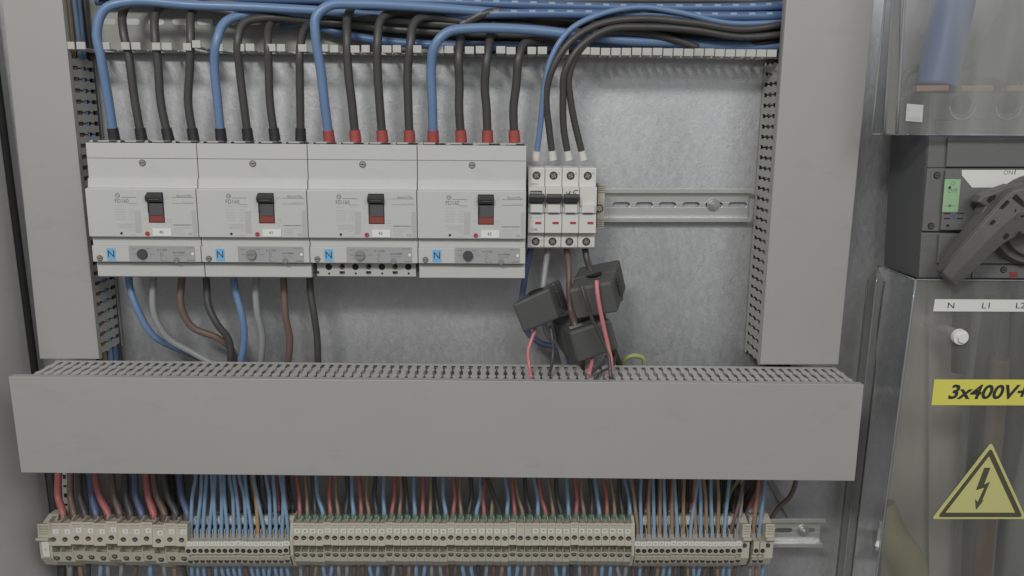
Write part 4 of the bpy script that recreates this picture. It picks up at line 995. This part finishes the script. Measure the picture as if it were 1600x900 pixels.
# right narrow bank
rt_ = [('c_tan', 986, 996), ('c_lblue', 1002, 1002), ('c_tan', 1016, 1014), ('c_lblue', 1020, 1022), ('c_tan', 1032, 1031), ('c_lblue', 1037, 1040), ('c_tan', 1052, 1050),
       ('c_lblue', 1053, 1058.5), ('c_tan', 1069, 1068), ('c_lblue', 1091, 1079), ('c_tan', 1086, 1087), ('c_lblue', 1093, 1095), ('c_tan', 1099, 1104), ('c_lblue', 1111, 1113),
       ('c_tan', 1121, 1122), ('c_lblue', 1140, 1132), ('c_brown', 1162, 1142), ('c_grey', 1160, 1152)]
cc_ = {}
for i, (k_, a_, b_) in enumerate(rt_):
    cc_[k_] = cc_.get(k_, 0)+1
    mid = [(1155, 785, 852), (1148, 810, 848)] if i == 16 else ([(1158, 790, 854), (1155, 815, 850)] if i == 17 else None)
    twire(a_, b_, 841, 844, 2.1, k_, '%s wire, %s %s one from the left in the right narrow bank' % (nms[k_], ORD[cc_[k_]-1], nms[k_]), 'tan and blue wires into the right narrow bank', 'greyf', bow=random.uniform(-1.5, 1.5), ft=5.5, fr=2.7, Ytop=858, mid=mid)
for i, (k_, a_, b_) in enumerate((('c_tan', 1186, 1177), ('c_lblue', 1196, 1187))):
    twire(a_, b_, 840, 844, 2.3, k_, '%s wire into the last pair of terminals' % nms[k_], 'wires into the last pair of terminals', 'greyf', bow=1, ft=5.5, fr=2.8, Ytop=854)
rear = [('c_red', 1012, 1010), ('c_black', 1025, 1022), ('c_red', 1047, 1046), ('c_brown', 1061, 1060), ('c_black', 1075, 1073), ('c_red', 1083, 1080), ('c_black', 1127, 1124), ('c_brown', 1106, 1108),
        ('c_black', 1134, 1131), ('c_red', 1186, 1172), ('c_red', 1191, 1178), ('c_black', 1150, 1146), ('c_brown', 1040, 1036), ('c_brown', 1003, 1000)]
cc_ = {}
for k_, a_, b_ in sorted(rear, key=lambda q: q[1]):
    cc_[k_] = cc_.get(k_, 0)+1
    twire(a_, b_, 800, 866, 2.2, k_, '%s wire behind the tan and blue ones, %s %s one from the left' % (nms[k_], ORD[cc_[k_]-1], nms[k_]), 'wires behind the tan and blue ones', 'greyf' if k_ == 'c_red' else 'sleeve_k', ft=5, fr=2.9, Ytop=878)
cable('earth_wire', 'yellow green wire slanting behind the right narrow bank', None, [(1160, 735, 870), (1152, 752, 872), (1142, 768, 878), (1134, 790, 882)], 2.0, 'c_yg', cat='wire')
for i, (a_, b_) in enumerate(((1175, 1140), (1165, 1132), (1182, 1158))):
    cable('rear_cable', 'dark cable slanting behind the last wires, %s from the top' % ORD[i], 'slanting dark cables behind the terminals', [(a_+12, 730, 882+i*3), (a_, 752, 884), (b_+6, 785, 886), (b_-6, 815, 888)], 4.2, 'c_black')
cable('rear_cable', 'brown cable bending down beside the bare rail end', None, [(1243, 735, 872), (1243, 755, 874), (1235, 775, 878), (1218, 792, 882), (1204, 812, 886)], 2.6, 'c_brown')
b = MB(); f_ = [P(1233, 812, 900), P(1245, 812, 900), P(1206, 748, 900), P(1196, 748, 900)]
b.hexa(f_, [p+Vector((0, 3, 0)) for p in f_], 'c_grey'); tag(b.build('grey_strap', bevel=.5), 'grey strap slanting behind the brown cable', 'strap')
b = MB(); f_ = [P(170, 808, 896), P(182, 808, 896), P(204, 752, 896), P(192, 752, 896)]
b.hexa(f_, [p+Vector((0, 3, 0)) for p in f_], 'c_grey'); tag(b.build('grey_strap', bevel=.5), 'grey strap slanting behind the thick wires', 'strap')
# remnant of perforated strip lower left and dark bundle
b = MB(); A = P(97, 735, 892); B = P(104, 900, 892)
f_ = [P(103, 910, 892), P(112, 910, 892), P(104, 735, 892), P(96, 735, 892)]
b.hexa(f_, [p+Vector((0, 2, 0)) for p in f_], 'ductlt')
for i in range(9):
    c_ = P(100.5+i*.9, 745+i*14.5, 891.8); b.box(c_.x-1.6, c_.x+1.6, 891.6, 891.9, c_.z-(1.2 if i % 2 else 2.4), c_.z+(1.2 if i % 2 else 2.4), 'hole')
tag(b.build('perforated_strip'), 'pale perforated strip behind the thick red wire at left', 'strip')
cable('rear_cable', 'thick black cable hanging left of the first red wire', None, [(78, 730, 890), (84, 780, 890), (92, 830, 890), (98, 920, 890)], 4.6, 'c_black')
for i, (px, k_) in enumerate(((262, 'c_black'), (270, 'c_black'), (284, 'c_black'), (240, 'c_grey'), (132, 'c_grey'))):
    cable('rear_cable', ('%s cable behind the thick wires, ' % nms[k_])+['left of a black pair', 'right of a black pair', 'nearest the light blue wires', 'behind the third red wire', 'behind the first black wire'][i], 'cables behind the thick wires', [(px-4, 730, 888), (px, 770, 890), (px+3, 820, 892)], 3.6, k_)
# wires leaving below
under = []
for i, (px, k_) in enumerate([(98, 'c_black'), (111, 'c_grey'), (126, 'c_tan'), (139, 'c_black'), (158, 'c_lblue'), (170, 'c_grey'), (190, 'c_grey'), (212, 'c_brown'), (236, 'c_lblue'), (258, 'c_grey'), (273, 'c_tan'), (288, 'c_black')]): under.append((px, px+random.uniform(-2, 4), k_, 2.6))
for i in range(17): under.append((300+9.3*i, 300+9.3*i+random.uniform(-2, 9), 'c_lblue' if i not in (3, 9) else 'c_brown', 2.1))
for i in range(22):
    under.append((470+24.2*i, 470+24.2*i+random.uniform(-6, 6), ['c_grey', 'c_tan', 'c_lblue', 'c_grey', 'c_brown', 'c_lblue'][i % 6], 2.3))
    under.append((481+24.2*i, 481+24.2*i+random.uniform(-3, 8), ['c_brown', 'c_lblue', 'c_grey', 'c_brown', 'c_lblue', 'c_black'][i % 6], 2.3))
for i in range(17): under.append((1000+9.3*i, 1000+9.3*i+random.uniform(-7, 2), ['c_lblue', 'c_brown', 'c_black', 'c_tan', 'c_lblue'][i % 5], 2.1))
under += [(1172, 1170, 'c_grey', 2.3), (1182, 1180, 'c_tan', 2.3), (1192, 1188, 'c_lblue', 2.3)]
under.sort(); cc_ = {}
for a_, b_, k_, r in under:
    cc_[k_] = cc_.get(k_, 0)+1
    cable('leaving_wire', '%s %s wire from the left among those leaving below the terminals' % (ordn(cc_[k_]), nms[k_]), 'wires leaving below the terminals', [(a_, 874, 862), (a_, 888, 860), ((a_+b_)/2, 905, 864), (b_, 935, 872), (b_, 980, 880)], r, k_, cat='wire', seg=8, step=5)

# ------------------------------------------------------------------ main switch at the right
YS, YSb = 800.0, 876.0
sw_ = thing('main_switch', P(1600, 435, YSb), 'large dark grey main switch with rotary handle at the right edge', 'switch')
def quadpx(lst, Y): return [P(x_, y_, Y) for x_, y_ in lst]
def ext(b, lst, Y, t_, k_): b.extr(quadpx(lst, Y), (0, t_, 0), k_)
xr_ = 1900
b = MB(); fr = quadpx([(1435, 436), (xr_, 440), (xr_, 146), (1453.5, 146)], YS)
b.hexa(fr, [p+Vector((0, YSb-YS, 0)) for p in fr], 'swd'); b.build('body', sw_, 1.2)
b = MB(); ext(b, [(1449, 263), (1441, 361), (xr_, 366), (xr_, 263)], YS-3, 3, 'swf'); 
ext(b, [(1452, 213), (1449, 262), (xr_, 262), (xr_, 213)], YS-2.4, 2.4, 'swf'); ext(b, [(1440, 364), (1436, 434), (xr_, 438), (xr_, 368)], YS-2.2, 2.2, 'swf')
b.build('front_plate', sw_, 0.6)
b = MB(); ext(b, [(1482, 215), (1479, 261), (xr_, 261), (xr_, 215)], YS-6, 3.6, 'swf'); ext(b, [(1478, 266), (1470, 360), (xr_, 360), (xr_, 266)], YS-6.5, 3.5, 'swf'); ext(b, [(1468, 366), (1465, 412), (xr_, 412), (xr_, 366)], YS-6, 3.8, 'swf')
b.build('raised_panel', sw_, 1.0)
b = MB(); Yq = YS-6.7; ext(b, [(1476.5, 280), (1472, 331), (1496.5, 331), (1501.5, 280)], Yq, .2, 'gsticker')
b.text('O', P(1489.5, 287, Yq-.15), 5.2, 'print'); b.text('OFF', P(1488.5, 298.5, Yq-.15), 5.2, 'print', wide=1.1); cc = P(1484, 293, Yq-.15); b.disc(cc, 1.4, 'ink', 12)
hy = Yq-.1
for p0_, p1_ in (((1476, 321.5), (1482, 321.5)), ((1487, 321.5), (1494, 321.5)), ((1482, 320), (1486, 323)), ((1484.5, 319.5), (1484.5, 323.5))):
    A_, B_ = P(*p0_, hy), P(*p1_, hy); b.box(min(A_.x, B_.x)-.1, max(A_.x, B_.x)+.1, hy-.05, hy, min(A_.z, B_.z)-.2, max(A_.z, B_.z)+.2, 'print')
b.build('off_sticker', sw_)
b = MB()
for x0_, x1_, r_ in ((1475, 1486, 333.4), (1495, 1507, 333.4), (1475, 1485, 341.3), (1495, 1505, 341.3)):
    A_, B_ = P(x0_, r_+1, Yq), P(x1_, r_-1, Yq); b.box(A_.x, B_.x, Yq, Yq+.2, A_.z, B_.z, 'ink')
A_, B_ = P(1487.5, 341, Yq), P(1493, 335, Yq); b.box(A_.x, B_.x, Yq, Yq+.2, A_.z, B_.z, 'c_navy'); b.disc(P(1481, 352.5, Yq), 1.4, 'hole', 12)
b.build('push_to_trip_marks', sw_)
b = MB(); ext(b, [(1503, 265.5), (1503, 274), (1519, 293), (1700, 293), (1700, 265.5)], Yq, .2, 'white'); b.text('ON', P(1575.5, 269.8, Yq-.15), 5.4, 'print', wide=1.1); b.text('I', P(1586, 269, Yq-.15), 6.2, 'ink', bold=.1); b.build('on_label', sw_)
for x_, y_, Y_ in ((1464, 274, YS-3), (1454.5, 353, YS-3), (1568, 421.5, YS-4.2)):
    b = MB(); cc = P(x_, y_, Y_); b.cyl(cc, (0, -1, 0), 3.3, .5, 'hole', 18); b.cyl(cc+Vector((0, -.5, 0)), (0, -1, 0), 2.5, .4, 'screwd', 18); b.box(cc.x-1.7, cc.x+1.7, cc.y-1.1, cc.y-.9, cc.z-.35, cc.z+.35, 'hole'); b.build('front_screw', sw_)
b = MB(); ext(b, [(1521, 414.5), (1519, 434), (xr_, 437), (xr_, 414.5)], YS-4.2, 2.2, 'swf'); ext(b, [(1577, 425), (1577, 433), (1590, 433), (1590, 425)], YS-4.4, .2, 'redp'); b.build('lower_strip', sw_, .3)
# handle
b = MB(); cc = P(1611, 343, YS-7); b.cyl(cc, (0, -1, 0), 44, 9, 'handle', 48, 41); b.cyl(cc+Vector((0, -9, 0)), (0, -1, 0), 36, 6, 'handle', 48, 34); b.build('handle_hub', sw_, 1.0)
b = MB()
yh = 762
top_e = [(1470, 425, 770), (1500, 387, 764), (1530, 353, 760), (1556, 324, 758), (1581, 297, 758), (1618, 288, 758), (1672, 305, 758)]
bot_e = [(1493, 449, 770), (1521, 426, 764), (1546, 401, 760), (1569, 381, 758), (1594, 367, 758), (1632, 362, 758), (1660, 350, 758)]
for (x1_, y1_, Y1), (x2_, y2_, Y2), (x3_, y3_, Y3), (x4_, y4_, Y4) in zip(top_e[:-1], top_e[1:], bot_e[1:], bot_e[:-1]): pass
ft_, fb_ = [P(*q_) for q_ in top_e], [P(*q_) for q_ in bot_e]
mid_ = [(p*.5+r*.5)+Vector((0, -3.0, 0)) for p, r in zip(ft_, fb_)]
bt_, bb_ = [Vector((p.x, 782, p.z)) for p in ft_], [Vector((p.x, 782, p.z)) for p in fb_]
n_ = len(ft_); vs = ft_+mid_+fb_+bb_+bt_; fs = []
for i in range(n_-1):
    for r_ in range(4): fs.append((r_*n_+i, (r_+1)*n_+i, (r_+1)*n_+i+1, r_*n_+i+1))
    fs.append((4*n_+i, i, i+1, 4*n_+i+1))
fs.append([4*n_, 3*n_, 2*n_, n_, 0]); fs.append([n_-1, 2*n_-1, 3*n_-1, 4*n_-1, 5*n_-1])
b.add(vs, fs, 'handle')
b.build('handle_lever', sw_, 2.0, 3)
b = MB()
b.extr(quadpx([(1541, 323), (1527, 316), (1535, 306), (1556, 298), (1584, 288), (1592, 294), (1580, 300), (1556, 322), (1538, 340), (1532, 336)], yh+8), (0, 16, 0), 'handle')
b.build('handle_shoulder', sw_, 2.0, 3)
b = MB()
for pl in ([(1541, 313), (1546, 307), (1557, 304), (1555, 310), (1546, 318)], [(1583, 309), (1588, 303), (1600, 315), (1600, 325)], [(1590, 332), (1597, 326), (1604, 338), (1596, 340)], [(1582, 338), (1587, 326), (1591, 332), (1586, 344)],
           [(1547, 349), (1552, 343), (1556, 346), (1550, 351)], [(1568, 370), (1573, 364), (1578, 367), (1571, 374)], [(1588, 366), (1594, 361), (1597, 363), (1592, 368)], [(1563, 324), (1574, 312), (1578, 316), (1567, 326)]):
    Y_ = yh-6.6 if pl[0][0] != 1541 else yh+7.9
    b.extr(quadpx(pl, Y_), (0, .3, 0), 'hole')
b.build('handle_recesses', sw_)
b = MB(); cc = P(1563, 352, yh-4); b.cyl(cc, (0, -1, 0), 8.5, 2.2, 'handle', 24, 4.0); b.build('handle_boss', sw_, .5)
b = MB(); e = [P(1581, 297, 758), P(1556, 324, 758), P(1530, 353, 760), P(1500, 387, 764), P(1470.5, 425, 770)]; b.tube(e, .9, 'handle', 6, 20); b.build('handle_edge', sw_)
# top terminal shrouds with copper lugs (behind the clear cover)
b = MB(); ext(b, [(1397, 205), (xr_, 208), (xr_, 141), (1425, 141), (1404, 158)], 852, 20, 'swf'); b.build('rear_housing', sw_, 1.5)
ys_ = 812
b = MB(); ext(b, [(1462, 212), (xr_, 212), (xr_, 188), (1462, 188)], YS-1, 14, 'swf')
for i in range(3):
    x_ = 1500+i*72
    ext(b, [(x_-42, 188), (x_-18, 188), (x_-18, 146), (x_-42, 146)], YS-1, 30, 'swf')
b.build('terminal_shroud', sw_, 1.2)
for i in range(4):
    b = MB(); x_ = 1433+i*70; ext(b, [(x_, 143), (x_+50, 142), (x_+50, 133), (x_, 134)], 832, 10, 'copper'); b.build('copper_lug', sw_, .6)
b = MB()
for i in range(3):
    cc = P(1504+i*72, 166, YS-.4); b.cyl(cc, (0, 1, 0), 12.2, .3, 'swd', 28); b.cyl(cc+Vector((-1.5, -.2, 2)), (0, 1, 0), 9.5, .3, 'hole', 28)  # flat dark discs and a pale lower rim paint the recess shading
    b.tube([cc+Vector((12.2*math.cos(a_), -.4, 12.2*math.sin(a_))) for a_ in [math.pi*(1+j/14) for j in range(15)]], .6, 'brk', 6, 3)
b.build('painted_bolt_recess', sw_)
b = MB(); ext(b, [(1415, 189), (1441, 191), (1443, 164), (1417, 162)], 783.5, .3, 'brk')
hy = 783.3
for r_ in (172, 184, 187):
    for x_ in range(1420, 1437, 4):
        if random.random() < .8: cc = P(x_, r_, hy); b.box(cc.x-1, cc.x+.8, hy, hy+.1, cc.z-.4, cc.z+.4, 'print2')
tag(b.build('sticker'), 'small square white sticker with faint writing on the upper clear cover', 'sticker')

# thick cables above the switch
tk = [('c_blue', 'very thick pale blue cable', [(1504, -60, 866), (1491, 0, 862), (1474, 80, 858), (1463, 136, 854)], 19.5),
      ('swd', 'very thick dark grey cable', [(1632, -60, 872), (1607, 0, 868), (1572, 75, 862), (1547, 134, 858)], 22.0),
      ('c_black', 'very thick black cable', [(1730, -60, 862), (1692, 0, 858), (1650, 70, 854), (1625, 134, 850)], 20.0)]
for k_, nm, pa, r in tk: cable('supply_cable', nm+' behind the upper clear cover', 'thick supply cables above the main switch', pa, r, k_ if k_ != 'c_blue' else 'c_pale', seg=24)
cable('supply_cable', 'black cable crossing behind the blue one under the upper cover', None, [(1404, 150, 872), (1420, 112, 872), (1480, 103, 872), (1560, 98, 872)], 4.5, 'c_black')

# clear covers
uc = thing('clear_cover', P(1500, 210, 800), 'upper clear plastic cover shielding the supply cables', 'clear cover')
b = MB(); f_ = quadpx([(1400, 209.5), (1900, 213), (1900, -80), (1417, -80)], 784); b.hexa(f_, [p+Vector((0, 2, 0)) for p in f_], 'acru'); b.build('front_sheet', uc)
b = MB(); f1 = [P(1400, 209.5, 784), P(1417, -80, 784)]; f2 = [P(1381, 209.5, 812), P(1399, -80, 812)]; th = Vector((2, 1, 0))
b.add([f1[0], f2[0], f2[1], f1[1], f1[0]+th, f2[0]+th, f2[1]+th, f1[1]+th], [(0, 1, 2, 3), (4, 7, 6, 5), (0, 4, 5, 1), (2, 6, 7, 3)], 'acrs'); b.build('side_sheet', uc)
b = MB(); f_ = quadpx([(1362, 209), (1381, 209.5), (1399, -80), (1391, -80)], 812); b.hexa(f_, [p+Vector((0, 2, 0)) for p in f_], 'acrs'); b.build('flange', uc)
b = MB(); b.tube([P(1362.5, 209, 811), P(1391, -80, 811)], .9, 'acre', 6, 30); b.tube([P(1401, 209.5, 783), P(1418, -80, 783)], 1.3, 'acre', 6, 30); b.tube([P(1381, 209.5, 811), P(1399, -80, 811)], .9, 'acre', 6, 30)
b.tube([P(1362.5, 209.8, 811), P(1381, 209.8, 811)], .8, 'acre', 6, 30); b.tube([P(1381, 209.8, 811), P(1400, 210, 783)], .8, 'acre', 6, 30); b.tube([P(1400, 210, 783), P(1900, 213.5, 783)], .9, 'acre', 6, 30)
b.build('sheet_edges', uc)

YC = 786.0
lc = thing('clear_cover', P(1500, 900, 880), 'lower clear plastic box cover carrying the voltage label and warning sign', 'clear cover')
Fl = ((1431, 437), (1369, 900)); Bl = ((1372, 415), (1318, 900))
fq = lambda y_, Y_: P(line(*Fl, y_), y_, Y_)
b = MB(); f_ = [fq(960, YC), P(1900, 970, YC), P(1900, 440, YC), fq(437, YC)]; b.hexa(f_, [p+Vector((0, 2.5, 0)) for p in f_], 'acr'); b.build('front_sheet', lc)
b = MB(); f1 = [fq(960, YC+3), fq(438, YC+3)]; f2 = [P(line(*Bl, 940), 940, 884), P(1372, 415, 884)]
b.add([f1[0], f2[0], f2[1], f1[1]]+[p+Vector((2, 0, 0)) for p in (f1[0], f2[0], f2[1], f1[1])], [(0, 1, 2, 3), (4, 7, 6, 5), (2, 6, 7, 3)], 'acrs'); b.build('side_sheet', lc)
b = MB(); f_ = [P(1300, 960, 885), P(line(*Bl, 960), 960, 885), P(1372, 417, 885), P(1356, 438, 885)]; b.hexa(f_, [p+Vector((0, 2, 0)) for p in f_], 'acrs'); b.build('flange', lc)
b = MB(); b.tube([fq(960, YC-.5), fq(437, YC-.5)], 1.1, 'acre', 8, 30); b.tube([f2[0], f2[1]], 1.2, 'acre', 6, 30); b.tube([f2[1], f1[1]], 1.0, 'acre', 6, 30)
b.tube([fq(437, YC), P(1900, 441, YC)], .8, 'acre', 6, 30); b.tube([P(1300, 960, 884), P(1356, 438, 884)], .9, 'swd', 6, 30)
b.build('sheet_edges', lc)
# phase label
t = thing('phase_label', P(1560, 487, YC), 'white strip reading N L1 L2 on the lower clear cover', 'label')
b = MB(); f_ = quadpx([(1458, 486.5), (1720, 487.5), (1720, 469), (1461, 467.5)], YC-.5); b.hexa(f_, [p+Vector((0, .3, 0)) for p in f_], 'white'); b.build('strip', t)
b = MB(); b.text('N', P(1486, 477.8, YC-.7), 8.2, 'ink', wide=1.25); b.text('L1', P(1541.5, 478, YC-.7), 8.2, 'ink', wide=1.25); b.text('L2', P(1594.5, 478, YC-.7), 8.2, 'ink', wide=1.25); b.text('L3', P(1648, 478, YC-.7), 8.2, 'ink', wide=1.25); b.build('lettering', t)
t = thing('voltage_label', P(1560, 633, YC), 'yellow strip reading 3x400V on the lower clear cover', 'label')
b = MB(); f_ = quadpx([(1455.5, 633), (1740, 634), (1740, 593.5), (1460, 593)], YC-.5); b.hexa(f_, [p+Vector((0, .3, 0)) for p in f_], 'yellow'); b.build('strip', t)
b = MB(); b.text('3x400V+N', P(1480.5, 613.5, YC-.7), 20.3, 'ink', shear=.24, bold=.55, align='LEFT', wide=1.08); b.build('lettering', t)
# warning triangle
t = thing('warning_sign', P(1531, 810, YC), 'triangular pale yellow electric shock sign with black lightning arrow', 'warning sign')
def rtri(corners, r, Y_):
    out = []; n = len(corners); C = [P(x_, y_, Y_) for x_, y_ in corners]
    for i in range(n):
        p0, p1, p2 = C[i-1], C[i], C[(i+1) % n]
        a_ = (p0-p1).normalized(); c_ = (p2-p1).normalized()
        for s_ in range(6):
            f = s_/5; out.append(p1+a_*r*(1-f)**2+c_*r*f**2)
    return out
b = MB(); b.extr(rtri([(1549, 691), (1456, 811), (1604, 811)], 4, YC-.5), (0, .3, 0), 'yellow2'); b.build('backing', t)
b = MB(); b.extr(rtri([(1548.5, 700), (1465, 808), (1598, 808)], 4, YC-.7), (0, .15, 0), 'olive'); b.extr(rtri([(1545.5, 713), (1477.5, 801), (1586, 801)], 1, YC-.9), (0, .15, 0), 'yellow2'); b.build('border', t)
b = MB(); b.extr(quadpx([(1538, 731), (1547.5, 731), (1537.5, 757.5), (1547, 752.5), (1534.5, 782.5), (1537.5, 781), (1525, 797), (1523.5, 780), (1528, 784), (1538, 762), (1525, 766)], YC-1.1), (0, .15, 0), 'olive'); b.build('lightning_arrow', t)
# inside the lower box
b = MB(); ext(b, [(1452, 920), (1486, 920), (1520, 438), (1452, 438)], 880, 4, 'cream'); b.hexa(quadpx([(1375, 950), (1478, 950), (1520, 440), (1400, 440)], 888), [p+Vector((0, 3, 0)) for p in quadpx([(1375, 950), (1478, 950), (1520, 440), (1400, 440)], 888)], 'cream')
tag(b.build('backing_board'), 'pale beige board seen through the lower clear cover', 'board')
b = MB(); f_ = quadpx([(1362, 960), (1388, 960), (1428, 452), (1388, 440)], 892); b.hexa(f_, [p+Vector((0, 3, 0)) for p in f_], 'swd'); tag(b.build('added_dark_strip'), 'added dark upright strip behind the left side of the lower clear cover', 'strip')  # strip added so the clear side sheet reads dark
inn = [('c_black', 'black insulated busbar under the N mark', [(1500, 440, 850), (1502, 500, 850), (1500, 580, 852)], 9.0),
       ('c_grey', 'grey cable left of the copper brown one inside the clear box', [(1530, 440, 866), (1524, 560, 866), (1512, 700, 868), (1500, 960, 870)], 7.5),
       ('c_black', 'black cable inside the clear box below L1', [(1560, 430, 856), (1545, 520, 856), (1528, 680, 858), (1512, 960, 862)], 9.5),
       ('c_copper', 'copper brown cable behind the voltage label', [(1562, 560, 840), (1556, 640, 842), (1545, 760, 846), (1530, 960, 852)], 9.5),
       ('c_black', 'black cable right of the copper brown one', [(1600, 440, 850), (1594, 560, 852), (1580, 680, 856), (1560, 780, 862)], 12),
       ('c_grey', 'grey ribbed sleeve at the right edge inside the clear box', [(1640, 440, 860), (1620, 600, 860), (1590, 780, 862), (1572, 960, 868)], 16)]
for k_, lab, pa, r in inn: cable('supply_cable', lab, 'cables inside the lower clear box', pa, r, k_, seg=20)
b = MB(); b.tube(pts([(1372, 790, 872), (1392, 838, 862), (1416, 872, 856), (1425, 910, 856), (1428, 980, 860)]), 19, 'ochre', 20)
tag(b.build('earth_cable'), 'yellow green earth cable at the bottom of the clear box', 'cable')
for x_ in (1524, 1590):
    b = MB(); ext(b, [(x_, 462), (x_+34, 462), (x_+36, 438), (x_-4, 438)], 830, 20, 'swd')
    tag(b.build('terminal_hood', bevel=2), 'dark rounded hood under the main switch behind %s' % ('L1' if x_ < 1560 else 'L2'), 'terminal hood', 'dark hoods under the main switch')
t = thing('nylon_screw', P(1498, 526, YC), 'white domed nylon screw holding the lower clear cover', 'screw')
b = MB(); cc = P(1498, 525.5, YC); b.cyl(cc+Vector((0, 60, 0)), (0, -1, 0), 5.2, 62, 'bwhite', 20); b.build('spacer', t)
b = MB(); b.cyl(cc, (0, -1, 0), 7.8, 4.5, 'bwhite', 24, 7.4); b.cyl(cc+Vector((1.0, -4.5, -.6)), (0, -1, 0), 5.4, 2.5, 'bwhite', 6, 5.0); b.build('screw_head', t, .6)

for o in bpy.data.objects:
    if '_o' in o: del o['_o']
